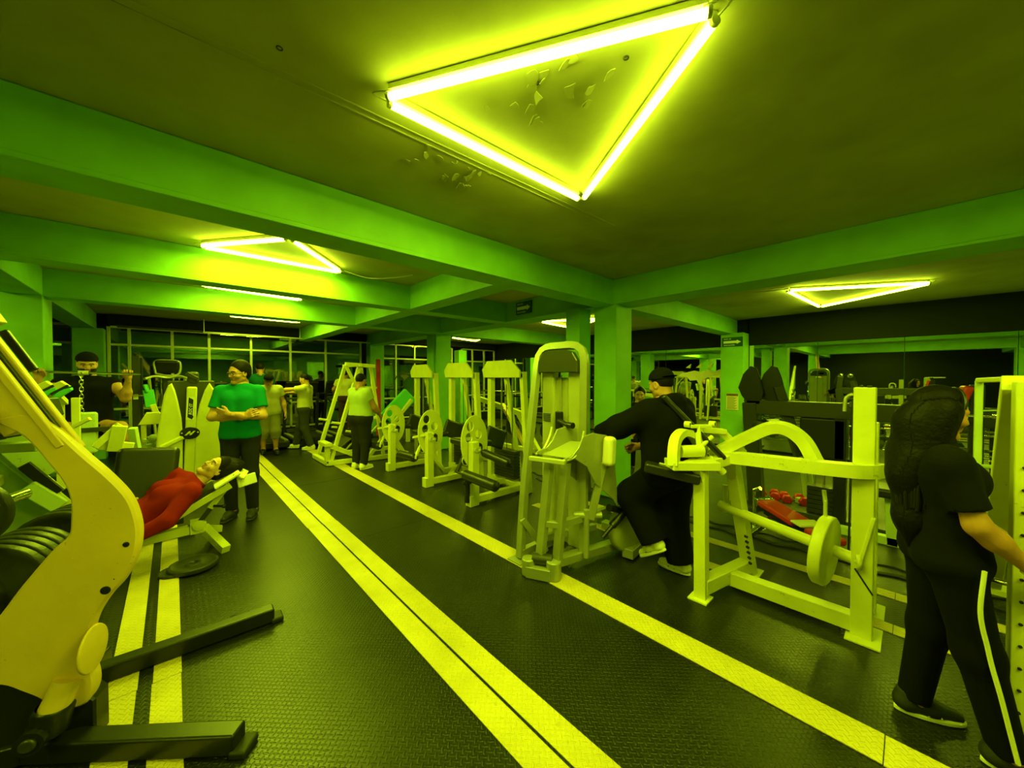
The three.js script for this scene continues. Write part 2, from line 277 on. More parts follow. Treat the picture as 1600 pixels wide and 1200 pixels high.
// the big leg press nearest the camera, its cheek plate turned a little towards us
{
  const t = thing('leg_press', 'large cream leg press with curved cheek plate and black feet, nearest the photographer', 'leg press', [-0.14, 0, 2.32], -20);
  const L = (u, y, w) => W(u, y, w);
  const out = [[-0.25, 1.42], [-0.154, 1.292], [-0.073, 1.188], [-0.012, 1.088], [0.017, 0.974], [0.017, 0.888], [0.0, 0.805], [-0.04, 0.72], [-0.088, 0.66], [-0.13, 0.58], [-0.148, 0.5], [-0.155, 0.43], [-0.135, 0.345], [-0.135, 0.275], [-0.16, 0.225], [-0.215, 0.215], [-0.27, 0.228], [-0.29, 0.275], [-0.35, 0.335], [-0.42, 0.385], [-0.62, 0.36], [-0.8, 0.3], [-0.8, 0.42], [-0.62, 0.5], [-0.445, 0.62], [-0.345, 0.77], [-0.25, 0.905], [-0.205, 0.955], [-0.197, 1.02], [-0.197, 1.1], [-0.213, 1.17], [-0.262, 1.268], [-0.33, 1.38], [-0.41, 1.45], [-0.36, 1.47], [-0.31, 1.47]];
  const curve = new THREE.CatmullRomCurve3(out.map(([a, b]) => new V3(a, b, 0)), true, 'centripetal').getPoints(170).map((p) => [p.x, p.y]);
  const s = shape(curve, [[-0.062, 0.742, 0.012], [-0.205, 0.62, 0.008], [-0.03, 0.885, 0.012], [-0.06, 0.82, 0.01], [-0.19, 0.86, 0.007]]);
  const cheek = mesh('side_plate', slab(s, 0.06, 0.009).translate(0, -0.02, -0.06), M.cream, t);
  mesh('slot_hole', turned(L(-0.02, 0.868, -0.002), L(-0.02, 0.868, 1), [[0, 0], [0.012, 0], [0.01, 0.006], [0, 0.006]], 10), M.black, cheek);
  mesh('slot_hole', turned(L(-0.09, 0.68, -0.001), L(-0.09, 0.68, 1), [[0, 0], [0.018, 0], [0.014, 0.006], [0, 0.006]], 12), M.black, cheek);
  const along = (u, off) => [u, 1.575 - (u + 0.43) * 1.857 + off], rb = (u0, u1, off, w, h, z) => bar(L(...along(u0, off), z), L(...along(u1, off), z), w, h, 0.006, new V3(0, 0, 1));
  const rail = mesh('guide_rail', [rb(-0.9, -0.33, 0, 0.125, 0.075, 0.04), rb(-0.9, -0.22, 0.125, 0.03, 0.03, 0.01), rb(-0.9, -0.19, 0.165, 0.03, 0.03, 0.06)], M.cream, t);
  mesh('rail_slot', rb(-0.9, -0.22, 0.145, 0.02, 0.02, 0.04), M.gunmetal, rail);
  mesh('rail_cover', rb(-0.45, -0.36, 0.185, 0.03, 0.02, 0.12), M.black, rail);
  mesh('end_cap', rb(-0.55, -0.485, 0.13, 0.1, 0.07, 0.1), M.white, t);
  const sled = mesh('sled', [bar(L(-0.86, 1.36, 0.16), L(-0.43, 1.46, 0.16), 0.09, 0.5, 0.008, new V3(0, 0, 1)), bar(L(-0.86, 1.3, 0.1), L(-0.42, 1.38, 0.1), 0.02, 0.36, 0.006, new V3(0, 0, 1))], M.gunmetal, t);
  for (let k = 0; k < 7; k++) mesh('grip_rib', bar(L(-0.8 + k * 0.05, 1.335 + k * 0.012, -0.1), L(-0.8 + k * 0.05, 1.335 + k * 0.012, 0.36), 0.014, 0.14, 0.003), M.rubber, sled);
  mesh('bearing_block', [box(-0.53, -0.425, 1.425, 1.495, -0.03, 0.02, 0.012), turned(L(-0.475, 1.46, -0.03), L(-0.475, 1.46, -1), [[0.01, 0], [0.02, 0], [0.02, 0.006], [0.012, 0.008], [0.01, 0.002]], 14)], M.cream, t);
  mesh('stop_block', box(-0.56, -0.36, 1.28, 1.32, 0.12, 0.2, 0.006), M.pale, t);
  const base = mesh('base_frame', [slab(shape([[-1.0, 0.02], [-0.14, 0.02], [-0.14, 0.2], [-0.19, 0.26], [-0.26, 0.27], [-0.42, 0.42], [-0.55, 0.44], [-1.0, 0.3]]), 0.1, 0.008).translate(0, 0, -0.12), box(-1.05, -0.36, 0.01, 0.1, 0.0, 0.62, 0.01), box(-1.0, -0.5, 0.1, 0.26, 0.12, 0.5, 0.02)], M.black, t);
  mesh('pivot', [rod(L(-0.212, 0.33, -0.0), L(-0.245, 0.22, -0.03), 0.044, 0.05, 20)], M.cream, t);
  mesh('pivot_cup', [turned(L(-0.24, 0.245, -0.03), L(-0.262, 0.15, -0.03), [[0.052, -0.01], [0.062, 0], [0.062, 0.09], [0.056, 0.1], [0, 0.1]], 20), rod(L(-0.27, 0.17, -0.05), L(-0.27, 0.17, -0.11), 0.045, 0.045, 20)], M.black, base);
  mesh('pivot_bolt', turned(L(-0.27, 0.17, -0.108), L(-0.27, 0.17, -1), [[0, 0], [0.026, 0], [0.026, 0.01], [0.018, 0.014], [0, 0.008]], 16), M.gunmetal, base);
  mesh('flange', turned(L(-0.125, 0.45, -0.02), L(0.3, 0.45, -0.02), [[0, -0.006], [0.09, -0.006], [0.094, 0], [0.09, 0.008], [0.03, 0.011], [0, 0.011]], 28), M.cream, t);
  for (const [a, b] of [[[-0.5, 0.052, 0.1], [0.445, 0.052, -0.245]], [[-0.5, 0.052, 0.4], [0.4, 0.052, 0.69]]]) {
    const f = mesh('foot_bar', bar(a, b, 0.085, 0.09, 0.012), M.black, t);
    const e = P(b), q = P(b).sub(P(a)).normalize();
    mesh('foot_cap', [aim(pad(0.1, 0.035, 0.07, 0.012), e.clone().addScaledVector(q, -0.02).setY(0.016), e.clone().addScaledVector(q, 0.05).setY(0.016))], M.rubber, f);
  }
  mesh('foot_wheel', turned(L(0.2, 0.045, 0.72), L(0.2, 0.1, 0.78), [[0, -0.015], [0.045, -0.015], [0.05, 0], [0.045, 0.015], [0, 0.015]], 16), M.rubber, t);
  mesh('plate_horn', [rod(L(-0.52, 0.68, 0.05), L(-0.52, 0.68, 0.95), 0.025), rod(L(-0.56, 1.04, 0.0), L(-0.56, 1.04, 0.4), 0.025)], M.chrome, t);
  scene.updateMatrixWorld(true);
  const wp = (u, y, w) => { const v = t.localToWorld(L(u, y, w)); return [v.x, v.y, -v.z]; }, ax = [-0.342 * -1, 0, 0.94];
  ['first and nearest', 'second', 'third', 'fourth', 'fifth and rearmost'].forEach((n, k) => weightPlate(wp(-0.54, 0.68, 0.17 + k * 0.052), ax, 0.2, 0.045, `thick black weight plate, ${n} on the lower horn of the cream leg press`, 'plates on the lower horn of the leg press'));
  ['first', 'second', 'third', 'fourth'].forEach((n, k) => weightPlate(wp(-0.5, 0.71, 0.5 + k * 0.052), ax, 0.2, 0.045, `thick black weight plate, ${n} of the rear stack behind the cream leg press`, 'plates on the lower horn of the leg press'));
  weightPlate(wp(-0.56, 1.04, 0.1), ax, 0.14, 0.04, 'smaller dark weight plate alone on the upper horn of the cream leg press', 'plates on the upper horn of the leg press');
}
// pale machine behind it
{
  const t = thing('leg_press', 'pale green leg press with big side panel, behind the cream leg press', 'leg press', [-0.7, 0, 3.5]);
  mesh('side_panel', slab(shape([[-1.5, 2.1], [-0.72, 1.17], [-0.4, 0.69], [-0.38, 0.45], [-0.38, 0.14], [-0.9, 0.1], [-1.5, 0.3]]), 0.05, 0.006).translate(0, 0, -3.5), M.pale, t);
  mesh('guide_rail', [bar([-1.3, 2.1, 3.42], [-0.34, 0.65, 3.42], 0.07, 0.06, 0.01, new V3(0, 0, 1)), bar([-1.0, 1.83, 3.38], [-0.42, 0.94, 3.38], 0.03, 0.03, 0.005, new V3(0, 0, 1))], M.white, t);
  mesh('carriage', [bar([-0.72, 1.42, 3.36], [-0.5, 1.06, 3.36], 0.2, 0.05, 0.01, new V3(0, 0, 1)), bar([-0.6, 1.0, 3.32], [-0.48, 0.86, 3.32], 0.08, 0.08, 0.008, new V3(0, 0, 1))], M.pale, t);
  mesh('slide_bearing', [bar([-0.61, 1.12, 3.31], [-0.49, 0.94, 3.31], 0.05, 0.03, 0.003, new V3(0, 0, 1)), bar([-0.47, 0.95, 3.35], [-0.42, 0.88, 3.35], 0.08, 0.06, 0.004, new V3(0, 0, 1))], M.black, t);
  mesh('stop_block', box(-0.78, -0.7, 1.0, 1.06, 3.36, 3.44, 0.01), M.white, t);
  mesh('stop_block', bar([-0.55, 1.0, 3.34], [-0.42, 0.8, 3.34], 0.05, 0.05, 0.006), M.white, t);
  mesh('base_frame', [box(-1.5, -0.4, 0.01, 0.09, 3.4, 3.5), box(-1.5, -0.4, 0.01, 0.09, 4.1, 4.18), box(-0.5, -0.42, 0.01, 0.09, 3.45, 4.15)], M.pale, t);
}
// grips lying behind the leg press
for (let k = 0; k < 2; k++) { const o = mesh('strap_handle', [pipe([[-0.66 + k * 0.13, 0.62, 3.18], [-0.6 + k * 0.13, 0.65, 3.2], [-0.52 + k * 0.13, 0.64, 3.19], [-0.5 + k * 0.13, 0.6, 3.16], [-0.58 + k * 0.13, 0.58, 3.14], [-0.66 + k * 0.13, 0.6, 3.16]], 0.012, 30, 6), pipe([[-0.64 + k * 0.13, 0.63, 3.17], [-0.55 + k * 0.13, 0.6, 3.2], [-0.47 + k * 0.13, 0.63, 3.17]], 0.014, 20, 6)], M.rubber); tag(o, k ? 'dark strap handle right in the tangle, next to the cream cheek plate' : 'dark strap handle left in the tangle, next to the black weight plates', 'handle', 'strap handles behind the leg press'); }

// machine with a tall back pad and a pair of green wedge pads
{
  const t = thing('chest_machine', 'machine with wide black back pad, left of the lying woman', 'gym machine', [-0.25, 0, 4.75]);
  mesh('back_pad', padBar([-0.22, 0.36, 4.66], [-0.16, 0.95, 4.78], 0.42, 0.1, 0.045, new V3(0, 0, 1)), M.vinyl, t);
  mesh('frame', [bar([-0.2, 0.03, 4.95], [-0.18, 0.85, 4.88], 0.07), bar([-0.6, 0.05, 4.95], [0.15, 0.05, 4.95], 0.07), bar([-0.2, 0.05, 4.95], [-0.2, 0.05, 5.5], 0.07), bar([-0.2, 0.05, 5.5], [-0.3, 1.1, 5.25], 0.06)], M.pale, t);
  mesh('bracket', [bar([-0.52, 0.98, 4.92], [-0.36, 1.17, 4.94], 0.09, 0.05), bar([-0.36, 1.16, 4.9], [-0.4, 0.93, 4.92], 0.1, 0.06), bar([-0.5, 1.0, 4.95], [-0.28, 0.94, 4.95], 0.05, 0.09)], M.white, t);
  mesh('knob', turned([-0.28, 0.93, 4.93], [-0.28, 0.9, 4.7], [[0, 0], [0.012, 0], [0.012, 0.03], [0.022, 0.034], [0.022, 0.06], [0, 0.064]], 12), M.chrome, t);
}
{
  const t = thing('pull_machine', 'frame with two pale uprights and a pair of green wedge pads', 'gym machine', [-0.75, 0, 5.6]);
  for (const x of [-0.84, -0.74]) mesh('upright', box(x, x + 0.055, 0, 1.4, 5.6, 5.66), M.white, t);
  mesh('base', [box(-1.1, -0.5, 0, 0.07, 5.55, 5.62), box(-0.83, -0.72, 0, 0.06, 4.9, 5.6)], M.white, t);
  mesh('arm', [bar([-0.72, 1.5, 4.68], [-0.78, 1.36, 5.6], 0.05), bar([-0.72, 1.12, 5.5], [-0.6, 1.2, 5.45], 0.035)], M.white, t);
  for (const k of [0, 1]) {
    const x = -0.79 + k * 0.075, p = mesh('wedge_pad', slab(shape([[x, 1.43], [x + 0.03, 1.42], [x + 0.115, 1.5], [x + 0.112, 1.52], [x + 0.05, 1.5]]), 0.09, 0.006).translate(0, 0, -4.66), M.greenPad, t);
    mesh('pad_band', slab(shape([[x, 1.45], [x + 0.05, 1.505], [x + 0.105, 1.53], [x + 0.06, 1.575], [x + 0.02, 1.55]]), 0.08, 0.006).translate(0, 0, -4.66), M.white, p);
    mesh('strap', bar([x + 0.008, 1.468, 4.575], [x + 0.1, 1.538, 4.575], 0.012, 0.018, 0.002), M.black, p);
  }
}
// lying bench with head towel
{
  const t = thing('incline_bench', 'white framed incline bench carrying the lying woman in red', 'bench', [0.05, 0, 4.5]);
  mesh('back_pad', padBar([-0.3, 0.22, 4.5], [0.36, 0.6, 4.5], 0.32, 0.07, 0.025), M.vinyl, t);
  mesh('back_rail', bar([-0.5, 0.1, 4.36], [0.39, 0.585, 4.36], 0.05, 0.06), M.white, t);
  mesh('back_rail', bar([-0.5, 0.1, 4.64], [0.39, 0.585, 4.64], 0.05, 0.06), M.white, t);
  const st = mesh('strut', [bar([0.37, 0.55, 4.46], [0.245, 0.37, 4.48], 0.065, 0.05)], M.white, t);
  mesh('strut_tube', bar([0.29, 0.43, 4.47], [0.15, 0.22, 4.49], 0.045, 0.04), M.gunmetal, st);
  mesh('pop_pin', [rod([0.27, 0.39, 4.44], [0.33, 0.385, 4.4], 0.012), turned([0.33, 0.385, 4.4], [0.36, 0.383, 4.38], [[0, 0], [0.018, 0.004], [0.02, 0.02], [0, 0.03]], 12)], M.black, st);
  mesh('base_rail', [bar([-0.9, 0.17, 4.5], [0.22, 0.2, 4.5], 0.08, 0.075), box(0.1, 0.2, 0.16, 0.27, 4.44, 4.56)], M.white, t);
  mesh('rear_rail', bar([-0.7, 0.28, 4.62], [0.06, 0.28, 4.62], 0.05, 0.09), M.gunmetal, t);
  mesh('bracket', [box(-0.06, 0.06, 0.31, 0.345, 4.56, 4.66), turned([0.16, 0.24, 4.43], [0.16, 0.24, 4], [[0, 0], [0.045, 0], [0.045, 0.012], [0, 0.014]], 18)], M.white, t);
  mesh('foot', [bar([0.2, 0.17, 4.56], [0.34, 0.03, 4.22], 0.07, 0.07), bar([0.2, 0.17, 4.5], [0.33, 0.03, 4.85], 0.07, 0.07)], M.white, t);
}
tag(mesh('towel', [padBar([0.27, 0.585, 4.44], [0.46, 0.7, 4.44], 0.34, 0.022, 0.01), padBar([0.44, 0.695, 4.44], [0.52, 0.64, 4.42], 0.3, 0.02, 0.01), padBar([0.515, 0.65, 4.4], [0.53, 0.55, 4.38], 0.2, 0.02, 0.01)], M.towel), 'pale towel spread under the head of the lying woman', 'towel');
weightPlate([0.11, 0.03, 4.06], [0, 1, 0], 0.165, 0.04, 'black weight plate lying flat on the floor, uppermost of the two', 'plates on the floor');
weightPlate([0.0, 0.014, 4.06], [0, 1, 0], 0.11, 0.026, 'small black weight plate half under the larger plate on the floor', 'plates on the floor');

// leg extension, one of three along the aisle
const LEG = 'leg extensions along the aisle';
function legExtension(x, d, label, rollerSide) {
  const t = thing('leg_extension', label, 'leg extension', [x, 0, d], 0, LEG);
  mesh('front_post', [box(x - 0.05, x + 0.05, 0, 0.8, d - 0.05, d + 0.05, 0.008), box(x - 0.09, x - 0.04, 0, 0.14, d - 0.055, d + 0.055, 0.008)], M.white, t);
  mesh('base_rail', [box(x, x + 0.95, 0.03, 0.11, d - 0.04, d + 0.04), bar([x + 0.35, 0.07, d], [x + 0.9, 0.07, d + 0.6], 0.075), bar([x + 0.85, 0.07, d - 0.15], [x + 0.85, 0.07, d + 0.75], 0.075)], M.white, t);
  const egg = []; for (let i = 0; i < 40; i++) { const a = i / 40 * 6.2832, r = 0.255 + 0.035 * Math.sin(a + 0.4); egg.push([x + 0.06 + r * 0.82 * Math.cos(a), 0.74 + r * 1.32 * Math.sin(a)]); }
  const cam = mesh('cam_plate', slab(shape(egg, [[x + 0.0, 0.98, 0.052, 0.06], [x - 0.02, 0.84, 0.052, 0.06], [x + 0.13, 0.87, 0.052, 0.06], [x + 0.15, 0.7, 0.045, 0.05], [x - 0.06, 0.56, 0.055, 0.062]]), 0.018, 0.004).translate(0, 0, -(d + 0.09)), M.white, t);
  mesh('hub', [rod([x + 0.0, 0.7, d - 0.07], [x + 0.0, 0.7, d + 0.12], 0.032), turned([x + 0.045, 0.69, d - 0.05], [x + 0.045, 0.69, d - 1], [[0, 0], [0.024, 0], [0.024, 0.02], [0, 0.022]], 14)], M.frame, cam);
  mesh('belt', pipe([[x + 0.06, 0.76, d + 0.03], [x + 0.12, 0.755, d + 0.03], [x + 0.15, 0.72, d + 0.03], [x + 0.14, 0.64, d + 0.03]], 0.01, 14, 6), M.black, cam);
  mesh('seat', padBar([x + 0.02, 0.74, d + 0.38], [x + 0.46, 0.7, d + 0.38], 0.42, 0.085, 0.035), M.vinyl, t);
  mesh('back_pad', padBar([x + 0.62, 0.6, d + 0.38], [x + 0.72, 0.86, d + 0.38], 0.36, 0.07, 0.03, new V3(0, 0, 1)), M.vinyl, t);
  mesh('seat_frame', [bar([x + 0.12, 0.66, d + 0.38], [x + 0.46, 0.08, d + 0.38], 0.08), bar([x - 0.0, 0.5, d + 0.05], [x + 0.42, 0.1, d + 0.3], 0.05), bar([x + 0.1, 0.66, d + 0.1], [x + 0.5, 0.66, d + 0.6], 0.05), bar([x + 0.46, 0.08, d + 0.38], [x + 0.85, 0.08, d + 0.38], 0.075)], M.white, t);
  const s = rollerSide, arm = mesh('lever_arm', [bar([x + 0.0, 0.7, d + 0.14], [x - 0.16, 0.42, d + 0.14], 0.05, 0.03), rod([x - 0.16, 0.42, d + (s > 0 ? 0.1 : 0.16)], [x - 0.16, 0.4, d + s * 0.66], 0.014)], s > 0 ? M.white : M.black, t);
  mesh('leg_roller', roller([x - 0.16, 0.42, d + s * (s > 0 ? 0.12 : 0.02)], [x - 0.16, 0.4, d + s * 0.64], 0.062), M.vinyl, arm);
  if (s < 0) { mesh('sleeve', [rod([x - 0.1, 0.06, d], [x - 0.1, 0.36, d], 0.035), rod([x - 0.17, 0.3, d], [x - 0.02, 0.3, d], 0.02)], M.black, arm); mesh('thigh_roller', roller([x + 0.1, 0.66, d - 0.05], [x + 0.16, 0.58, d - 0.5], 0.05), M.vinyl, t); }
  else mesh('grip', bar([x - 0.18, 0.72, d + 0.16], [x + 0.05, 0.78, d - 0.06], 0.04, 0.03), M.white, t);
  const X = x + 0.86;
  mesh('stack_frame', [bar([X, 0, d + 0.7], [X, 1.68, d + 0.7], 0.085), bar([X, 0, d - 0.12], [X, 1.66, d], 0.085, 0.07), bar([X, 1.64, d + 0.74], [X, 1.64, d - 0.04], 0.085), bar([X + 0.3, 0, d + 0.35], [X, 1.6, d + 0.35], 0.06)], M.white, t);
  const hood = mesh('hood', place(slab(shape([[-0.02, 0], [0.78, 0], [0.78, 0.1], [0.6, 0.25], [0.06, 0.25], [-0.06, 0.12]]), 0.03, 0.005), [X - 0.06, 1.6, d + 0.76], [0, 0, -1], [0, 1, 0]), M.white, t);
  for (const q of [0.2, 0.55]) mesh('hood_bolt', bolt([X - 0.065, 1.78, d + 0.76 - q], [X - 1, 1.78, d + 0.76 - q], 0.02), M.frame, hood);
  for (const q of [0.22, 0.46]) mesh('guide_rod', rod([X, 0.08, d + q], [X, 1.62, d + q], 0.011, 0.011, 8), M.chrome, t);
  for (let k = 0; k < 9; k++) mesh('stack_weight', box(X - 0.06, X + 0.06, 0.14 + k * 0.045, 0.18 + k * 0.045, d + 0.12, d + 0.56, 0.004), M.iron, t);
  mesh('cable', pipe([[X, 0.55, d + 0.34], [X - 0.01, 1.5, d + 0.34], [X, 1.6, d + 0.34]], 0.006, 8, 5), M.black, t);
  return t;
}
legExtension(2.76, 3.7, 'white leg extension with black thigh roller, nearest of the three along the aisle', -1);
const lx = legExtension(2.76, 4.79, 'middle of the three white leg extensions with egg-shaped cam plates', 1);
copy(lx, [2.76, 0, 6.05], 'farthest of the three white leg extensions, beside the inclined squat frame');
for (const [y, R, n] of [[0.86, 0.2, 'large']]) weightPlate([3.98, y, 6.9], [0.3, 0, -1], R, 0.05, 'large black weight plate hanging on a horn behind the leg extensions', null);

// inclined squat frame with the man in the yellow tee
{
  const t = thing('hack_squat', 'white inclined squat frame with ladder uprights at the far end of the aisle', 'squat machine', [2.6, 0, 7.2]);
  mesh('base_frame', [bar([2.05, 0.05, 7.12], [3.5, 0.05, 6.95], 0.08), bar([2.05, 0.05, 8.0], [3.5, 0.05, 7.8], 0.08), bar([2.05, 0.05, 7.1], [2.05, 0.05, 8.02], 0.08), bar([3.5, 0.05, 6.95], [3.5, 0.05, 7.8], 0.08)], M.white, t);
  mesh('front_block', [box(2.0, 2.08, 0.05, 0.38, 7.1, 7.18), box(1.98, 2.1, 0.36, 0.42, 7.06, 7.5), bar([2.05, 0.38, 7.12], [2.7, 0.04, 7.05], 0.08)], M.white, t);
  for (const d of [7.14, 7.95]) { const u = mesh('upright', bar([2.1, 0.08, d], [2.62, 1.82, d], 0.08, 0.06), M.white, t); mesh('plate_horn', [rod([2.3, 0.74, d], [2.12, 0.78, d], 0.022), rod([2.36, 0.6, d], [2.46, 0.58, d], 0.022)], M.white, u); }
  mesh('top_bar', [bar([2.35, 1.85, 7.1], [2.9, 1.82, 7.1], 0.07), bar([2.62, 1.84, 7.05], [2.62, 1.84, 8.0], 0.06), bar([2.35, 1.84, 7.1], [2.55, 1.45, 7.14], 0.05)], M.white, t);
  mesh('ladder', [bar([2.86, 1.8, 7.2], [3.02, 0.1, 7.0], 0.06), bar([2.86, 1.8, 7.7], [3.02, 0.1, 7.7], 0.06), ...[0.8, 1.1, 1.4].map((y) => bar([2.95, y, 7.15], [2.95, y, 7.7], 0.04))], M.white, t);
  mesh('slide_rail', [rod([2.35, 0.16, 7.3], [3.0, 0.85, 7.25], 0.018), rod([2.45, 0.12, 7.2], [3.1, 0.78, 7.15], 0.018), bar([2.75, 0.08, 7.05], [3.6, 1.15, 6.95], 0.08, 0.06)], M.white, t);
  mesh('back_pad', padBar([3.2, 0.75, 7.25], [3.7, 1.25, 7.2], 0.35, 0.09, 0.03, new V3(0, 0, 1)), M.greenPad, t);
  mesh('foot_plate', aim(pad(0.6, 0.03, 0.4, 0.01), W(2.2, 0.2, 7.55), W(2.5, 0.42, 7.55)), M.gunmetal, t);
}
{
  const t = thing('fire_post', 'red padded post standing against the far green column', 'post', [4.1, 0, 9.8]);
  mesh('post', padBar([4.1, 0.0, 9.8], [4.1, 2.1, 9.8], 0.12, 0.06, 0.02), M.red, t);
  mesh('base', turned([4.1, 0, 9.8], [4.1, 1, 9.8], [[0, 0], [0.2, 0], [0.2, 0.02], [0.05, 0.05], [0, 0.05]], 18), M.black, t);
}
// selectorised silver machine
{
  const t = thing('glute_machine', 'silver weight stack machine used by the man in the black hoodie', 'weight machine', [2.5, 0, 2.0]);
  mesh('tower_tube', [sweep([[2.22, 0.03, 2.3], [2.3, 0.6, 2.33], [2.42, 1.2, 2.36], [2.5, 1.66, 2.37], [2.53, 1.8, 2.365], [2.545, 1.86, 2.32], [2.55, 1.88, 2.24], [2.55, 1.88, 2.12], [2.55, 1.88, 2.0], [2.55, 1.86, 1.92], [2.55, 1.8, 1.875], [2.55, 1.66, 1.865], [2.55, 0.95, 1.87], [2.55, 0.1, 1.87]], 0.055, 0.06, 70), box(2.14, 2.3, 0, 0.02, 2.22, 2.38), bar([2.22, 0.07, 2.3], [2.55, 0.07, 2.3], 0.06)], M.silver, t);
  const sh = mesh('shroud', [box(2.54, 2.62, 0.12, 1.66, 2.2, 2.345, 0.02), box(2.54, 2.62, 0.12, 1.66, 1.895, 2.04, 0.02), box(2.58, 2.64, 0.12, 1.6, 2.0, 2.24, 0.01)], M.shroud, t);
  mesh('stack_slot', box(2.56, 2.575, 0.9, 1.62, 2.125, 2.14, 0.002), M.silver, sh);
  for (let k = 0; k < 5; k++) mesh('notice_line', box(2.533, 2.538, 1.2 + k * 0.016, 1.206 + k * 0.016, 2.23, 2.32, 0), M.gunmetal, sh);
  const hp = mesh('head_panel', place(slab(shape([[0, 0], [0.44, 0], [0.44, 0.1], [0.39, 0.17], [0.3, 0.195], [0.12, 0.2], [0.05, 0.175], [0.0, 0.1]]), 0.05, 0.006), [2.53, 1.645, 2.335], [0, 0, -1], [0, 1, 0]), M.gunmetal, t);
  mesh('name_badge', box(2.515, 2.53, 1.7, 1.77, 1.98, 2.12, 0.004), M.silver, hp);
  mesh('badge_line', [box(2.511, 2.515, 1.74, 1.752, 2.0, 2.1, 0), box(2.511, 2.515, 1.718, 1.726, 2.01, 2.09, 0)], M.gunmetal, hp);
  mesh('selector_pin', [rod([2.5, 1.22, 2.1], [2.44, 1.2, 1.95], 0.02), rod([2.45, 1.2, 1.96], [2.44, 1.2, 1.9], 0.026), box(2.5, 2.54, 1.14, 1.3, 2.08, 2.15, 0.01)], M.black, t);
  mesh('rear_support', [bar([2.24, 0.36, 2.3], [2.42, 0.06, 2.18], 0.05), bar([2.5, 0.05, 2.3], [3.4, 0.05, 2.35], 0.07)], M.silver, t);
  // front carriage
  const fr = mesh('front_frame', [bar([2.17, 0.1, 2.02], [2.24, 0.94, 1.98], 0.055, 0.07), bar([2.24, 0.1, 1.9], [2.3, 0.92, 1.86], 0.055, 0.07), bar([2.2, 0.42, 2.0], [2.27, 0.42, 1.88], 0.05), bar([2.27, 0.42, 1.9], [2.85, 0.42, 1.82], 0.055, 0.06), bar([2.22, 0.1, 1.96], [3.5, 0.06, 1.72], 0.09, 0.07), bar([2.3, 0.24, 2.1], [2.9, 0.2, 2.0], 0.05, 0.06)], M.silver, t);
  mesh('bumper', [turned([2.1, 0.0, 2.08], [2.1, 1, 2.08], [[0, 0.005], [0.05, 0.005], [0.055, 0.02], [0.055, 0.13], [0.05, 0.145], [0, 0.145]], 20), turned([2.2, 0.0, 1.9], [2.2, 1, 1.9], [[0, 0.005], [0.055, 0.005], [0.06, 0.02], [0.06, 0.14], [0.055, 0.155], [0, 0.155]], 20), bar([2.08, 0.05, 2.08], [2.17, 0.05, 1.9], 0.08, 0.09)], M.silver, fr);
  mesh('bumper_roll', rod([2.13, 0.14, 2.06], [2.21, 0.14, 1.92], 0.045), M.gunmetal, fr);
  const side = (o) => { const c = [[0, 0.03], [0.03, 0.0], [0.1, 0.04], [0.16, 0.0], [0.24, -0.05], [0.28, -0.12], [0.33, -0.2], [0.52, -0.36], [0.56, -0.42], [0.55, -0.2], [0.5, 0.18], [0.3, 0.22], [0.2, 0.2], [0.16, 0.12], [0.1, 0.06]]; return place(slab(shape(c), 0.014, 0.004), o, [0.96, 0, -0.28], [0, 1, 0]); };
  const cr = mesh('cradle_side', side([2.22, 0.93, 1.84]), M.silver, t);
  mesh('cradle_side', side([2.16, 0.97, 2.06]), M.silver, t);
  mesh('cradle_floor', [place(slab(shape([[0, 0], [0.26, 0], [0.26, 0.26], [0, 0.26]]), 0.012, 0.003), [2.22, 0.96, 2.05], [0.23, 0, -1], [0.9, 0.35, 0])], M.shroud, t);
  mesh('cradle_bar', [bar([2.13, 0.945, 2.1], [2.22, 0.945, 1.8], 0.04, 0.035), pipe([[2.18, 0.97, 2.08], [2.26, 1.0, 2.07], [2.33, 1.1, 2.06], [2.36, 1.18, 2.06]], 0.01, 16, 6), pipe([[2.26, 0.95, 1.82], [2.33, 0.97, 1.8], [2.4, 1.05, 1.79], [2.43, 1.17, 1.78]], 0.01, 16, 6)], M.frame, t);
  mesh('foot_pad', padBar([2.6, 0.88, 1.66], [2.62, 1.12, 1.66], 0.1, 0.09, 0.035), M.paper, t);
  mesh('yoke', [bar([2.55, 0.42, 1.8], [2.62, 0.9, 1.72], 0.06), rod([2.52, 0.1, 1.82], [2.52, 0.5, 1.82], 0.025), rod([2.45, 0.45, 1.9], [2.62, 0.45, 1.74], 0.03)], M.silver, t);
  mesh('damper', [rod([2.65, 0.25, 1.75], [2.95, 0.5, 1.65], 0.018), rod([2.75, 0.33, 1.72], [2.92, 0.47, 1.66], 0.032), rod([2.7, 0.5, 1.72], [3.0, 0.4, 1.7], 0.03)], M.black, t);
  mesh('counter_disc', [turned([3.0, 0.26, 1.72], [2.9, 0.26, 1.2], [[0, -0.04], [0.2, -0.04], [0.22, -0.02], [0.22, 0.02], [0.2, 0.05], [0.1, 0.06], [0, 0.06]], 32)], M.shroud, t);
  mesh('rear_foot', [bar([2.9, 0.06, 1.66], [3.5, 0.05, 1.74], 0.1, 0.08), bar([3.35, 0.05, 1.4], [3.35, 0.05, 2.2], 0.09, 0.07)], M.silver, t);
}
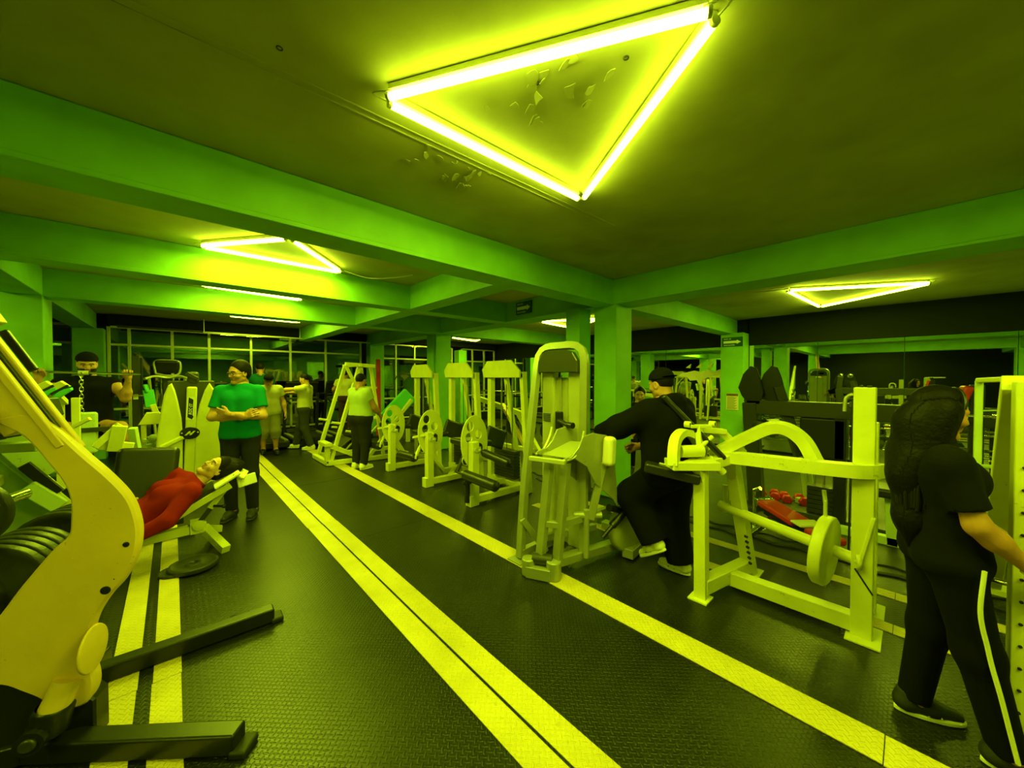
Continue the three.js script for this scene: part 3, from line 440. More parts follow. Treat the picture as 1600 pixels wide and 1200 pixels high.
// plate loaded row machine
{
  const t = thing('row_machine', 'white plate loaded machine with curved arm and round counterweight disc, right of centre', 'weight machine', [3.1, 0, 0.6]);
  mesh('rear_upright', [box(3.07, 3.17, 0.0, 1.54, 0.14, 0.24, 0.006), box(3.0, 3.26, 0, 0.012, 0.1, 0.26, 0.003)], M.white, t);
  mesh('second_upright', [box(3.42, 3.5, 0.02, 1.3, 0.14, 0.22, 0.006), box(3.4, 3.62, 0, 0.012, 0.1, 0.25, 0.003)], M.white, t);
  mesh('base_beam', [bar([3.12, 0.075, 0.93], [3.12, 0.075, 0.22], 0.09, 0.1), bar([2.8, 0.09, 1.01], [3.44, 0.09, 0.87], 0.09, 0.1)], M.white, t);
  mesh('front_leg', [bar([2.8, 0.0, 1.01], [2.82, 0.93, 1.03], 0.085, 0.08), box(2.72, 2.86, 0, 0.014, 0.95, 1.08, 0.003), slab(shape([[-0.09, 0], [0.09, 0], [0.045, -0.1], [-0.045, -0.1]]), 0.06, 0.004).translate(2.82, 0.95, -1.06)], M.white, t);
  const leg = mesh('front_leg', [bar([3.44, 0.0, 0.87], [3.16, 0.98, 0.93], 0.085, 0.08), box(3.38, 3.56, 0, 0.014, 0.8, 0.92, 0.003)], M.white, t);
  for (let k = 0; k < 6; k++) { const y = 0.14 + k * 0.045; mesh('peg_hole', turned([3.37 - y * 0.286, y, 0.84 + y * 0.06], [2.9, y, 0.3], [[0, 0], [0.011, 0], [0.011, 0.018], [0, 0.018]], 8), M.black, leg); }
  mesh('head_tray', [bar([2.66, 0.97, 1.2], [2.9, 0.97, 0.97], 0.2, 0.06), bar([2.84, 0.965, 1.02], [3.14, 1.0, 0.9], 0.1, 0.07), box(2.68, 3.0, 0.93, 1.0, 1.1, 1.2)], M.white, t);
  mesh('hoop', sweep([[2.62, 0.97, 1.14], [2.64, 1.06, 1.15], [2.7, 1.15, 1.16], [2.8, 1.19, 1.15], [2.9, 1.16, 1.12], [2.96, 1.08, 1.1], [2.98, 1.0, 1.08]], 0.05, 0.07, 40), M.white, t);
  mesh('spindle', [rod([2.72, 1.06, 1.14], [2.86, 1.06, 1.04], 0.045), rod([2.8, 1.04, 1.08], [2.95, 1.16, 1.0], 0.016), bar([2.88, 1.02, 1.05], [2.9, 1.24, 1.08], 0.06, 0.04), rod([2.9, 1.0, 1.0], [2.97, 0.9, 0.93], 0.028)], M.white, t);
  mesh('cradle_clamp', [bar([2.84, 1.235, 1.12], [2.97, 1.235, 1.02], 0.05, 0.025), turned([2.83, 1.25, 1.13], [2.83, 1.25, 0.9], [[0.012, -0.02], [0.024, -0.02], [0.024, 0.02], [0.012, 0.02]], 12), turned([2.98, 1.25, 1.01], [2.98, 1.25, 0.9], [[0.012, -0.02], [0.024, -0.02], [0.024, 0.02], [0.012, 0.02]], 12)], M.white, t);
  mesh('gusset', [bar([3.05, 1.19, 1.1], [3.16, 1.18, 0.98], 0.08, 0.04), bar([3.14, 1.18, 1.0], [3.2, 1.02, 0.86], 0.03, 0.06), slab(shape([[0, 0], [0.14, 0.16], [0.14, 0]]), 0.03, 0.003).rotateY(0.5).translate(3.0, 1.02, -1.04)], M.white, t);
  mesh('handle', padBar([2.78, 1.46, 1.3], [2.97, 1.0, 0.92], 0.045, 0.045, 0.018), M.black, t);
  mesh('curved_arm', sweep([[3.0, 1.0, 1.04], [3.08, 1.08, 0.93], [3.12, 1.17, 0.8], [3.14, 1.24, 0.68], [3.14, 1.24, 0.58], [3.14, 1.17, 0.49], [3.14, 1.05, 0.43], [3.14, 0.98, 0.4]], 0.06, 0.075, 60), M.white, t);
  mesh('top_beam', [sweep([[3.06, 1.0, 1.0], [3.06, 1.01, 0.8], [3.05, 1.02, 0.5], [3.05, 1.03, 0.28], [3.08, 1.035, 0.18], [3.16, 1.04, 0.13]], 0.08, 0.1, 50)], M.white, t);
  mesh('seat_pad', padBar([2.62, 0.93, 1.36], [2.78, 0.87, 1.02], 0.12, 0.075, 0.02), M.vinyl, t);
  mesh('pad_edge', padBar([2.69, 0.955, 1.28], [2.745, 0.935, 1.14], 0.03, 0.012, 0.005), M.frame, t);
  mesh('weight_bar', rod([3.28, 0.56, 1.05], [3.1, 0.47, 0.2], 0.036, 0.036, 20), M.white, t);
  const disc = mesh('counterweight', turned([3.12, 0.475, 0.37], [3.1, 0.465, 0.2], [[0, -0.035], [0.21, -0.035], [0.222, -0.025], [0.222, 0.025], [0.21, 0.035], [0.06, 0.035], [0.05, 0.045], [0, 0.045]], 36), M.white, t);
  mesh('hook', [bar([3.13, 0.68, 0.37], [3.13, 0.8, 0.37], 0.03, 0.02), rod([3.13, 0.78, 0.37], [3.14, 0.86, 0.38], 0.012)], M.frame, disc);
  mesh('brace', [bar([3.07, 0.46, 0.2], [3.07, 0.76, 0.14], 0.04, 0.02), turned([3.08, 0.47, 0.21], [3.05, 0.47, 0.3], [[0.034, -0.01], [0.05, -0.01], [0.05, 0.01], [0.034, 0.01]], 16)], M.white, t);
  mesh('clip_bolt', [bolt([3.1, 1.54, 0.17], [3.1, 2, 0.17], 0.012), bolt([3.14, 1.54, 0.21], [3.14, 2, 0.21], 0.012)], M.black, t);
  mesh('stay_wire', pipe([[3.06, 0.43, 0.22], [3.055, 0.3, 0.14]], 0.005, 4, 5), M.black, t);
  mesh('side_plate', [slab(shape([[-0.05, 0], [0.12, 0], [0.12, 0.16], [0.0, 0.2], [-0.07, 0.12]], [[0.05, 0.09, 0.03]]), 0.012, 0.003).rotateY(0.6).translate(3.3, 0.58, -0.95), rod([3.32, 0.5, 1.02], [3.32, 0.72, 1.02], 0.02)], M.white, t);
}
// rack at the right edge
{
  const t = thing('cable_rack', 'white steel rack cut off by the right edge, beside the woman in black', 'rack', [2.6, 0, -0.35]);
  const up = mesh('upright', bar([2.54, 0.0, -0.335], [2.54, 1.585, -0.335], 0.1, 0.1, 0.006), M.white, t);
  for (let k = 0; k < 12; k++) mesh('peg_hole', turned([2.489, 0.25 + k * 0.09, -0.31], [2.0, 0.25 + k * 0.09, -0.31], [[0, 0], [0.006, 0], [0.006, 0.004], [0, 0.004]], 8), M.black, up);
  mesh('slanted_post', bar([2.6, 1.58, -0.31], [4.5, 0.04, -0.42], 0.1, 0.08), M.white, t);
  mesh('top_rail', [bar([3.22, 1.585, -0.25], [2.5, 1.6, -0.36], 0.03, 0.025), bar([2.5, 1.6, -0.36], [3.2, 1.6, -0.62], 0.03, 0.025)], M.white, t);
  mesh('rear_post', [bar([3.22, 1.585, -0.25], [3.22, 1.08, -0.25], 0.03), bar([3.22, 1.12, -0.25], [3.4, 1.1, -0.38], 0.02), bar([3.22, 1.42, -0.25], [3.34, 1.42, -0.34], 0.008)], M.pale, t);
  mesh('handle_grip', padBar([2.6, 1.57, -0.34], [2.72, 1.57, -0.42], 0.05, 0.07, 0.02), M.black, t);
  mesh('foot', [box(2.5, 3.3, 0, 0.05, -0.5, -0.4), box(4.4, 4.6, 0, 0.05, -0.7, -0.2)], M.white, t);
  mesh('carriage', [rod([2.6, 0.72, -0.42], [2.62, 0.72, -0.24], 0.012), turned([2.61, 0.72, -0.33], [2.62, 0.72, -0.05], [[0.015, 0], [0.05, 0], [0.055, 0.012], [0.05, 0.03], [0.015, 0.03]], 18)], M.chrome, t);
}
// ---------- people ----------
// a field of tapered capsules ('c'), ellipsoids ('e') and hollows ('-e'), joined with a smooth minimum and meshed with surface nets
function field(prims, cell, k = 0.03, cuts = []) {
  const lo = [1e9, 1e9, 1e9], hi = [-1e9, -1e9, -1e9], pts = [];
  for (const p of prims) {
    const b = p.t === 'c' ? [0, 1, 2].map((i) => [Math.min(p.a[i] - p.r, p.b[i] - p.q), Math.max(p.a[i] + p.r, p.b[i] + p.q)]) : [0, 1, 2].map((i) => [p.a[i] - p.r[i], p.a[i] + p.r[i]]);
    p.box = b; if (!p.neg) for (let i = 0; i < 3; i++) { lo[i] = Math.min(lo[i], b[i][0]); hi[i] = Math.max(hi[i], b[i][1]); }
  }
  const m = k * 0.6 + 2.5 * cell, o = lo.map((v) => v - m), n = hi.map((v, i) => Math.ceil((v + m - o[i]) / cell) + 1), F = new Float32Array(n[0] * n[1] * n[2]).fill(0.5), at = (i, j, l) => (l * n[1] + j) * n[0] + i;
  for (const p of prims) {
    const r0 = p.box.map(([v], i) => Math.max(0, Math.floor((v - m - k - o[i]) / cell))), r1 = p.box.map(([, v], i) => Math.min(n[i] - 1, Math.ceil((v + m + k - o[i]) / cell))), kk = p.k ?? k;
    let dx, dy, dz, L2; if (p.t === 'c') { dx = p.b[0] - p.a[0]; dy = p.b[1] - p.a[1]; dz = p.b[2] - p.a[2]; L2 = dx * dx + dy * dy + dz * dz + 1e-9; }
    for (let l = r0[2]; l <= r1[2]; l++) for (let j = r0[1]; j <= r1[1]; j++) for (let i = r0[0]; i <= r1[0]; i++) {
      const x = o[0] + i * cell - p.a[0], y = o[1] + j * cell - p.a[1], z = o[2] + l * cell - p.a[2]; let d;
      if (p.t === 'c') { let h = (x * dx + y * dy + z * dz) / L2; const hc = h < 0 ? 0 : h > 1 ? 1 : h; const u = x - dx * hc, v = y - dy * hc, w = z - dz * hc; d = Math.sqrt(u * u + v * v + w * w) - p.r - (p.q - p.r) * hc; if (p.cutB) d = Math.max(d, (h - 1) * Math.sqrt(L2)); if (p.cutA) d = Math.max(d, -h * Math.sqrt(L2)); }
      else { const q = Math.sqrt((x / p.r[0]) ** 2 + (y / p.r[1]) ** 2 + (z / p.r[2]) ** 2); d = (q - 1) * Math.min(...p.r); }
      const c = at(i, j, l), f = F[c];
      if (p.neg) { const h = Math.max(kk - Math.abs(-d - f), 0) / kk; F[c] = Math.max(f, -d) + h * h * kk / 4; }
      else { const h = Math.max(kk - Math.abs(d - f), 0) / kk; F[c] = Math.min(f, d) - h * h * kk / 4; }
    }
  }
  for (const [pt, nn] of cuts) for (let l = 0; l < n[2]; l++) for (let j = 0; j < n[1]; j++) for (let i = 0; i < n[0]; i++) { const d = (o[0] + i * cell - pt[0]) * nn[0] + (o[1] + j * cell - pt[1]) * nn[1] + (o[2] + l * cell - pt[2]) * nn[2], c = at(i, j, l); if (d > F[c]) F[c] = d; }
  const id = new Int32Array(F.length).fill(-1), pos = [], idx = [], E = [[0, 1], [2, 3], [4, 5], [6, 7], [0, 2], [1, 3], [4, 6], [5, 7], [0, 4], [1, 5], [2, 6], [3, 7]], off = [0, 1, n[0], n[0] + 1, n[0] * n[1], n[0] * n[1] + 1, n[0] * n[1] + n[0], n[0] * n[1] + n[0] + 1];
  for (let l = 0; l < n[2] - 1; l++) for (let j = 0; j < n[1] - 1; j++) for (let i = 0; i < n[0] - 1; i++) {
    const c = at(i, j, l); let mask = 0; for (let q = 0; q < 8; q++) if (F[c + off[q]] < 0) mask |= 1 << q; if (!mask || mask === 255) continue;
    let sx = 0, sy = 0, sz = 0, s = 0;
    for (const [a, b] of E) { const fa = F[c + off[a]], fb = F[c + off[b]]; if (fa < 0 === fb < 0) continue; const t = fa / (fa - fb); sx += (a & 1) + t * ((b & 1) - (a & 1)); sy += (a >> 1 & 1) + t * ((b >> 1 & 1) - (a >> 1 & 1)); sz += (a >> 2) + t * ((b >> 2) - (a >> 2)); s++; }
    id[c] = pos.length / 3; pos.push(o[0] + (i + sx / s) * cell, o[1] + (j + sy / s) * cell, o[2] + (l + sz / s) * cell);
  }
  const st = [1, n[0], n[0] * n[1]];
  for (let l = 1; l < n[2] - 1; l++) for (let j = 1; j < n[1] - 1; j++) for (let i = 1; i < n[0] - 1; i++) {
    const c = at(i, j, l), f = F[c] < 0;
    for (let q = 0; q < 3; q++) { if (F[c + st[q]] < 0 === f) continue; const u = st[(q + 1) % 3], v = st[(q + 2) % 3], a = id[c], b = id[c - u], d = id[c - u - v], e = id[c - v]; if (a < 0 || b < 0 || d < 0 || e < 0) continue; f ? idx.push(a, b, d, a, d, e) : idx.push(a, d, b, a, e, d); }
  }
  const g = new THREE.BufferGeometry(); g.setAttribute('position', new THREE.BufferAttribute(new Float32Array(pos), 3)); g.setIndex(idx); g.computeVertexNormals(); return g;
}
const cap = (a, b, r, q = r, o = {}) => ({ t: 'c', a: a.toArray ? a.toArray() : a, b: b.toArray ? b.toArray() : b, r, q, ...o });
const ell = (a, r, o = {}) => ({ t: 'e', a, r, ...o });
const two = (f) => [f(1), f(-1)].flat();
function paint(g, f) { const p = g.attributes.position, c = new Float32Array(p.count * 3); for (let i = 0; i < p.count; i++) c.set(f(p.getX(i), p.getY(i), p.getZ(i)), i * 3); g.setAttribute('color', new THREE.BufferAttribute(c, 3)); return g; }
// the head, eyes level at y = 0.005, face towards +z, chin at -0.115, crown at 0.13
const headPrims = (fem, beard) => [ell([0, 0.035, -0.014], [0.077, 0.095, 0.097]), ell([0, -0.028, 0.022], [0.062 - 0.003 * fem, 0.084, 0.066], { k: 0.04 }), ...two((s) => cap([s * (0.05 - 0.004 * fem), -0.06, 0.0], [s * 0.012, -0.098, 0.06], 0.024, 0.02)), cap([-0.01, -0.1, 0.066], [0.01, -0.1, 0.066], 0.015), ...two((s) => ell([s * 0.045, -0.022, 0.058], [0.024, 0.02, 0.022])),
  ...two((s) => cap([s * 0.012, 0.026, 0.084], [s * 0.046, 0.027, 0.068], 0.01, 0.009, { k: 0.015 })), ...two((s) => ell([s * 0.031, 0.006, 0.094], [0.019, 0.011, 0.017], { neg: true, k: 0.012 })), ...two((s) => ell([s * 0.031, 0.005, 0.073], [0.0125, 0.0125, 0.0125], { k: 0.004 })),
  cap([0, 0.018, 0.083], [0, -0.025, 0.103], 0.0075, 0.0105, { k: 0.014 }), ...two((s) => ell([s * 0.011, -0.029, 0.092], [0.008, 0.007, 0.01], { k: 0.008 })), cap([-0.018, -0.05, 0.08], [0.018, -0.05, 0.08], 0.0065, 0.0065, { k: 0.008 }), cap([0, -0.05, 0.085], [0, -0.05, 0.087], 0.006, 0.006, { k: 0.01 }), cap([-0.014, -0.063, 0.08], [0.014, -0.063, 0.08], 0.0075, 0.0075, { k: 0.008 }),
  ...two((s) => ell([s * 0.077, -0.004, -0.008], [0.009, 0.031, 0.02], { k: 0.01 })), ...two((s) => ell([s * 0.084, 0.0, -0.004], [0.006, 0.016, 0.009], { neg: true, k: 0.006 })), cap([0, -0.05, -0.022], [0, -0.15, -0.035], 0.052 - 0.006 * fem, 0.055 - 0.006 * fem, { k: 0.03 })];
const headCache = {};
function headGeo(fem, skin, dark, beard, cell) {
  const g = (headCache[fem + '_' + cell] ??= field(headPrims(fem), cell, 0.022)).clone();
  const lip = [skin[0] * 0.75, skin[1] * 0.45, skin[2] * 0.5];
  return paint(g, (x, y, z) => {
    const ax = Math.abs(x), e = Math.hypot(ax - 0.031, y - 0.005, z - 0.073);
    if (e < 0.0148 && z > 0.078 && Math.abs(y - 0.005) < 0.006 - Math.abs(ax - 0.031) * 0.3) return Math.hypot(ax - 0.031, y - 0.005) < 0.0062 ? [0.015, 0.01, 0.008] : [0.5, 0.48, 0.42];
    if (z > 0.055 && ax > 0.012 && ax < 0.052 && Math.abs(y - 0.031 + Math.abs(ax - 0.03) * 0.18) < 0.005) return dark;
    if (z > 0.07 && ax < 0.021 && y > -0.07 && y < -0.043) return lip;
    if (beard && y < -0.03 && y > -0.13 && z > -0.01 && !(ax < 0.022 && y > -0.045 && z > 0.08)) return beard;
    return skin;
  });
}
const handCache = {};
function handGeo(s, curl, cell) {   // wrist at 0, fingers down -y, palm towards s * x, thumb towards +z
  return handCache[[s, curl, cell]] ??= (() => {
    const pr = []; for (const z of [-0.026, -0.009, 0.009, 0.026]) pr.push(cap([0, -0.012, z * 0.7], [0, -0.082, z * 1.12], 0.0135, 0.0125));
    [[0.031, 0.07], [0.0105, 0.079], [-0.0105, 0.073], [-0.03, 0.057]].forEach(([z, len], i) => {
      let p = [0, -0.086, z], a = curl * (0.55 + 0.06 * i); const seg = [0.45, 0.3, 0.25];
      for (let q = 0; q < 3; q++) { const L = len * seg[q], b = [p[0] + s * L * Math.sin(a), p[1] - L * Math.cos(a), p[2] + (z > 0 ? 0.04 : -0.04) * L]; pr.push(cap(p, b, 0.0092 - q * 0.0007, 0.0085 - q * 0.0007, { k: 0.006 })); p = b; a += curl * 0.95; }
    });
    let p = [0.003 * s, -0.022, 0.026]; const c = Math.min(curl, 1.1); for (const [dx, dy, dz, r] of [[0.008 + 0.012 * c, -0.03, 0.026 - 0.008 * c, 0.0125], [0.01 * c + 0.004, -0.024, 0.013 - 0.012 * c, 0.0105], [0.012 * c, -0.02, 0.006 - 0.012 * c, 0.009]]) { const b = [p[0] + s * dx, p[1] + dy, p[2] + dz]; pr.push(cap(p, b, r, r * 0.92, { k: 0.01 })); p = b; }
    pr.push(cap([0, 0.03, 0], [0, -0.015, 0], 0.026, 0.022, { k: 0.02 }));
    return field(pr, cell, 0.012);
  })();
}
const basis = (up, fwd, at) => { const y = up.clone().normalize(), x = y.clone().cross(fwd).normalize(), z = x.clone().cross(y); return new THREE.Matrix4().makeBasis(x, y, z).setPosition(at); };
const skinMat = std([1, 1, 1], 0.5, { vertexColors: true });
const mix = (a, b, t) => a.clone().lerp(b, t), vv = (a) => new V3(...a);
const STAND = { P: [0, 0.94, 0], Wa: [0, 1.1, 0.01], C: [0, 1.31, 0], N: [0, 1.455, -0.015], H: [0, 1.605, 0.015], SL: [0.18, 1.4, -0.01], SR: [-0.18, 1.4, -0.01], EL: [0.235, 1.12, -0.03], ER: [-0.235, 1.12, -0.03], WL: [0.24, 0.875, 0.05], WR: [-0.24, 0.875, 0.05], HL: [0.09, 0.91, 0], HR: [-0.09, 0.91, 0], KL: [0.1, 0.49, 0.02], KR: [-0.1, 0.49, 0.02], AL: [0.1, 0.08, -0.03], AR: [-0.1, 0.08, -0.03] };
function person(q) {
  const s = q.s ?? 1, f = q.fat ?? 1, fem = q.fem ? 1 : 0, cell = q.cell ?? 0.014, J = {};
  for (const [k, v] of Object.entries({ ...STAND, ...(q.pose ?? {}) })) J[k] = vv(v).multiplyScalar(s);
  const skin = q.skin ?? [0.5, 0.25, 0.13], hairC = q.hairColor ?? [0.008, 0.006, 0.005];
  const sd = J.SL.clone().sub(J.SR).normalize(), hd = J.HL.clone().sub(J.HR).normalize(), add = (v, d, t) => v.clone().addScaledVector(d, t);
  const chestF = sd.clone().cross(J.N.clone().sub(J.C)).normalize();
  const torso = (o) => [...two((e) => cap(add(J.P, hd, e * 0.072 * s * f), add(J.Wa, hd, e * 0.06 * s * f), (0.108 + fem * 0.008) * s * f + o, (0.1 - fem * 0.008) * s * f + o)), ...two((e) => cap(add(J.Wa, hd, e * 0.06 * s * f), add(J.C, sd, e * 0.075 * s * f), (0.1 - fem * 0.008) * s * f + o, 0.112 * s * f + o)), ...two((e) => cap(add(J.C, sd, e * 0.08 * s), e > 0 ? J.SL : J.SR, 0.085 * s * f + o, 0.056 * s * f + o)),
    cap(J.C, J.N, 0.09 * s + o, 0.06 * s + o), ...(fem ? two((e) => ({ t: 'e', a: add(add(add(J.C, sd, e * 0.075 * s), chestF, 0.085 * s), J.N.clone().sub(J.C).normalize(), -0.03 * s).toArray(), r: [0.062 * s + o, 0.062 * s + o, 0.048 * s + o] })) : []), ...(q.belly ? [{ t: 'e', a: add(J.Wa, chestF, 0.06 * s).toArray(), r: [0.13 * s + o, 0.14 * s + o, 0.12 * s * q.belly + o] }] : [])];
  const arm = (S, E, Wr, o) => [cap(S, E, 0.053 * s * f + o, 0.04 * s * f + o), cap(E, mix(E, Wr, 0.3), 0.04 * s * f + o, 0.041 * s * f + o), cap(mix(E, Wr, 0.3), Wr, 0.041 * s * f + o, 0.027 * s + o)];
  const leg = (Hp, K, A, o) => [cap(Hp, K, 0.086 * s * f + o, 0.056 * s * f + o), cap(K, mix(K, A, 0.32), 0.054 * s * f + o, 0.056 * s * f + o), cap(mix(K, A, 0.32), A, 0.056 * s * f + o, 0.036 * s + o)];
  const trap = (o) => two((e) => cap(J.N, e > 0 ? J.SL : J.SR, 0.055 * s + o, 0.045 * s + o));
  const toes = (k) => (q.toe?.[k] ? vv(q.toe[k]).normalize() : new V3(k === 'L' ? 0.12 : -0.12, 0, 1).normalize());
  const body = [...torso(0), ...trap(0), cap(J.N, add(J.H, J.H.clone().sub(J.N), -0.35), 0.056 * s, 0.05 * s), ...arm(J.SL, J.EL, J.WL, 0), ...arm(J.SR, J.ER, J.WR, 0), ...leg(J.HL, J.KL, J.AL, 0), ...leg(J.HR, J.KR, J.AR, 0), ...['L', 'R'].map((k) => cap(J['A' + k], add(J['A' + k], toes(k), 0.12 * s).add(new V3(0, -0.035 * s, 0)), 0.038 * s, 0.028 * s))];
  const geos = [paint(field(body, cell, 0.04), () => skin)];
  const hf = vv(q.face ?? [0, -0.05, 1]), hu = q.headUp ? vv(q.headUp) : J.H.clone().sub(J.N), hm = basis(hu, hf, J.H).multiply(new THREE.Matrix4().makeScale(s, s, s)), hcell = q.fine ? 0.0035 : 0.005;
  geos.push(headGeo(fem, skin, hairC, q.beard, hcell).applyMatrix4(hm));
  for (const [k, sg] of [['L', -1], ['R', 1]]) {
    const h = q.hands?.[k] ?? {}, E = J['E' + k], Wr = J['W' + k], down = (h.dir ? vv(h.dir) : Wr.clone().sub(E)).normalize(), th = vv(h.thumb ?? [0, 0, 1]);
    geos.push(paint(handGeo(sg, h.curl ?? 0.45, q.fine ? 0.003 : 0.0045).clone().applyMatrix4(basis(down.clone().negate(), th, Wr).multiply(new THREE.Matrix4().makeScale(s, s, s))), () => skin));
  }
  const o = mesh('person', geos, skinMat); o.position.set(q.at[0], q.at[1], -q.at[2]); o.rotation.y = (q.yaw ?? 0) * RAD; tag(o, q.label, 'person');
  // clothes
  const sh = q.shirt, so = (sh?.loose ?? 0.014) * s;
  if (sh) {
    const pr = torso(so).concat(trap(so * 0.6), two((e) => cap(add(J.P, hd, e * 0.072 * s * f), add(J.Wa, hd, e * 0.062 * s * f), (0.12 - fem * 0.004) * s * f + so, 0.1 * s * f + so))), el = sh.sleeve ?? 0.55;
    for (const k of ['L', 'R']) { const S = J['S' + k], E = J['E' + k], Wr = J['W' + k]; if (el > 1) pr.push(cap(S, E, 0.055 * s * f + so, 0.044 * s * f + so), cap(E, mix(E, Wr, el - 1), 0.046 * s * f + so, 0.034 * s + so, { cutB: true })); else if (el > 0) pr.push(cap(S, mix(S, E, el), 0.056 * s * f + so, 0.05 * s * f + so * 1.1, { cutB: true })); }
    const up = J.Wa.clone().sub(J.P).normalize(), hem = add(J.P, up, (sh.hem ?? -0.06) * s), neckN = J.N.clone().sub(J.C).normalize(), cuts = [[hem.toArray(), up.clone().negate().toArray()], [add(J.N, neckN, (sh.neck ?? 0.035) * s).toArray(), neckN.toArray()]];
    if (sh.flare) pr.push(cap(add(J.P, up, 0.02 * s), add(J.Wa, up, 0), 0.15 * s * f, 0.13 * s * f));
    mesh('shirt', field(pr, cell * 0.85, sh.k ?? 0.035, cuts), sh.m, o);
  }
  const pa = q.pants, po = (pa?.loose ?? 0.012) * s;
  if (pa) {
    const pr = two((e) => cap(add(J.P, hd, e * 0.072 * s * f), mix(J.P, J.Wa, 0.55).addScaledVector(hd, e * 0.062 * s * f), 0.112 * s * f + po, 0.104 * s * f + po)), to = pa.to ?? 0.97, wide = (pa.wide ?? 0) * s;
    for (const k of ['L', 'R']) { const Hp = J['H' + k], K = J['K' + k], A = J['A' + k]; if (to > 0) { pr.push(cap(Hp, K, 0.09 * s * f + po, 0.06 * s * f + po + wide), cap(K, mix(K, A, Math.max(to, 0.1)), 0.06 * s * f + po + wide, (to > 0.6 ? 0.043 : 0.056) * s + po + wide, { cutB: true })); } else pr.push(cap(Hp, mix(Hp, K, 1 + to), 0.09 * s * f + po, 0.068 * s * f + po + wide, { cutB: true })); }
    const up = J.Wa.clone().sub(J.P).normalize();
    mesh('trousers', field(pr, cell * 0.85, 0.045, [[add(J.P, up, (pa.waist ?? 0.05) * s).toArray(), up.toArray()]]), pa.m, o);
  }
  if (q.shoes !== null) for (const k of ['L', 'R']) {
    const A = J['A' + k], dir = toes(k), K = J['K' + k], up = q.toe?.[k] && Math.abs(q.toe[k][1]) > 0.15 ? K.clone().sub(A).normalize() : new V3(0, 1, 0), fm = basis(up.clone().addScaledVector(dir, -up.dot(dir)), dir, A.clone().addScaledVector(up, -0.08 * s)).multiply(new THREE.Matrix4().makeScale(s, s, s));
    const g = field([cap([0, 0.052, -0.035], [0, 0.05, 0.06], 0.043, 0.045), cap([0, 0.05, 0.06], [0, 0.036, 0.165], 0.046, 0.03), cap([0, 0.06, -0.03], [0, 0.115, -0.02], 0.046, 0.047, { cutB: true })], 0.008, 0.03, [[[0, 0.022, 0], [0, -1, 0]]]).applyMatrix4(fm);
    const shoe = mesh('shoe', g, q.shoes?.m ?? M.rubber, o);
    const sp = []; for (let i = 0; i < 28; i++) { const a = i / 28 * 6.2832, c = Math.cos(a), d = Math.sin(a); sp.push([(0.047 + 0.006 * (c > 0 ? c : 0)) * d, 0.062 + 0.142 * c]); }
    mesh('sole', slab(shape(sp), 0.026, 0.006).rotateX(Math.PI / 2).translate(0, 0.027, 0).applyMatrix4(fm), q.shoes?.sole ?? M.rubber, shoe);
    if (q.shoes?.trim) mesh('shoe_stripe', [-1, 1].map((e) => [0.02, 0.045, 0.07].map((z) => bar([e * 0.046, 0.03, -z - 0.02], [e * 0.04, 0.062, -z], 0.004, 0.009, 0.001))).flat().map((g2) => g2.applyMatrix4(fm)), q.shoes.trim, shoe);
  }
  // hair, cap, glasses
  const hm2 = hm, hair = q.hair ?? 'short';
  const hp = hair === 'short' ? [ell([0, 0.04, -0.017], [0.081, 0.0985, 0.1])] : [ell([0, 0.042, -0.019], [0.084, 0.104, 0.104]), ell([0, -0.01, -0.05], [0.078, 0.08, 0.06])];
  if (hair !== 'none') {
    const g = field(hp, hcell * 1.3, 0.03, hair === 'full' || hair === 'long' ? [[[0, 0.09, 0.076], [0, -0.55, 0.835]]] : [[[0, 0.086, 0.078], [0, -0.66, 0.75]]]).applyMatrix4(hm2), gs = [g];
    mesh('hair', gs, dull(hairC, 0.6, { bumpMap: grain, bumpScale: 0.002 }), o);
  }
  if (q.longHair) mesh('hair', field(q.longHair.map(([a, b, r, r2]) => cap(a.map((v) => v * s), b.map((v) => v * s), r * s, r2 * s)), 0.009, 0.09), dull(hairC, 0.55, { bumpMap: grain, bumpScale: 0.003 }), o);
  if (q.cap) {
    const c = mesh('cap', field([ell([0, 0.058, -0.014], [0.092, 0.092, 0.108])], 0.006, 0.02, [[[0, 0.048, 0], [0, -1, 0.12]]]).applyMatrix4(hm2), q.cap, o);
    const br = []; for (let i = 0; i <= 14; i++) { const a = Math.PI * i / 14; br.push([0.075 * Math.cos(a), 0.075 + 0.075 * Math.sin(a)]); }
    const sgn = q.capBack ? -1 : 1;
    mesh('brim', slab(shape(br), 0.006, 0.002).rotateX(Math.PI / 2).scale(1, 1, sgn).translate(0, 0.06, 0).applyMatrix4(hm2), q.cap, c);
  }
  if (q.glasses) mesh('glasses', [...[-1, 1].map((e) => new THREE.TorusGeometry(0.02, 0.0022, 6, 20).scale(1.15, 0.85, 1).translate(e * 0.031, 0.003, 0.1)), rod([-0.009, 0.005, -0.103], [0.009, 0.005, -0.103], 0.002), ...[-1, 1].map((e) => rod([e * 0.054, 0.006, -0.098], [e * 0.08, 0.006, 0.0], 0.002))].map((g) => g.applyMatrix4(hm2)), M.black, o);
  if (q.extra) q.extra(o, J, hm2, s);
  return o;
}
const F = { green: fabric([0.003, 0.2, 0.14]), darkGreen: fabric([0.005, 0.09, 0.1]), red: fabric([0.27, 0.012, 0.018]), black: fabric([0.006, 0.006, 0.005]), pitch: fabric([0.004, 0.004, 0.0035]), beige: fabric([0.42, 0.4, 0.2]), yellow: fabric([0.6, 0.58, 0.25]), lime: fabric([0.42, 0.52, 0.2]), khaki: fabric([0.2, 0.19, 0.1]), dark: fabric([0.022, 0.022, 0.014]), olive: fabric([0.045, 0.05, 0.03]), white: fabric([0.8, 0.8, 0.5]), brown: fabric([0.05, 0.025, 0.015]) };

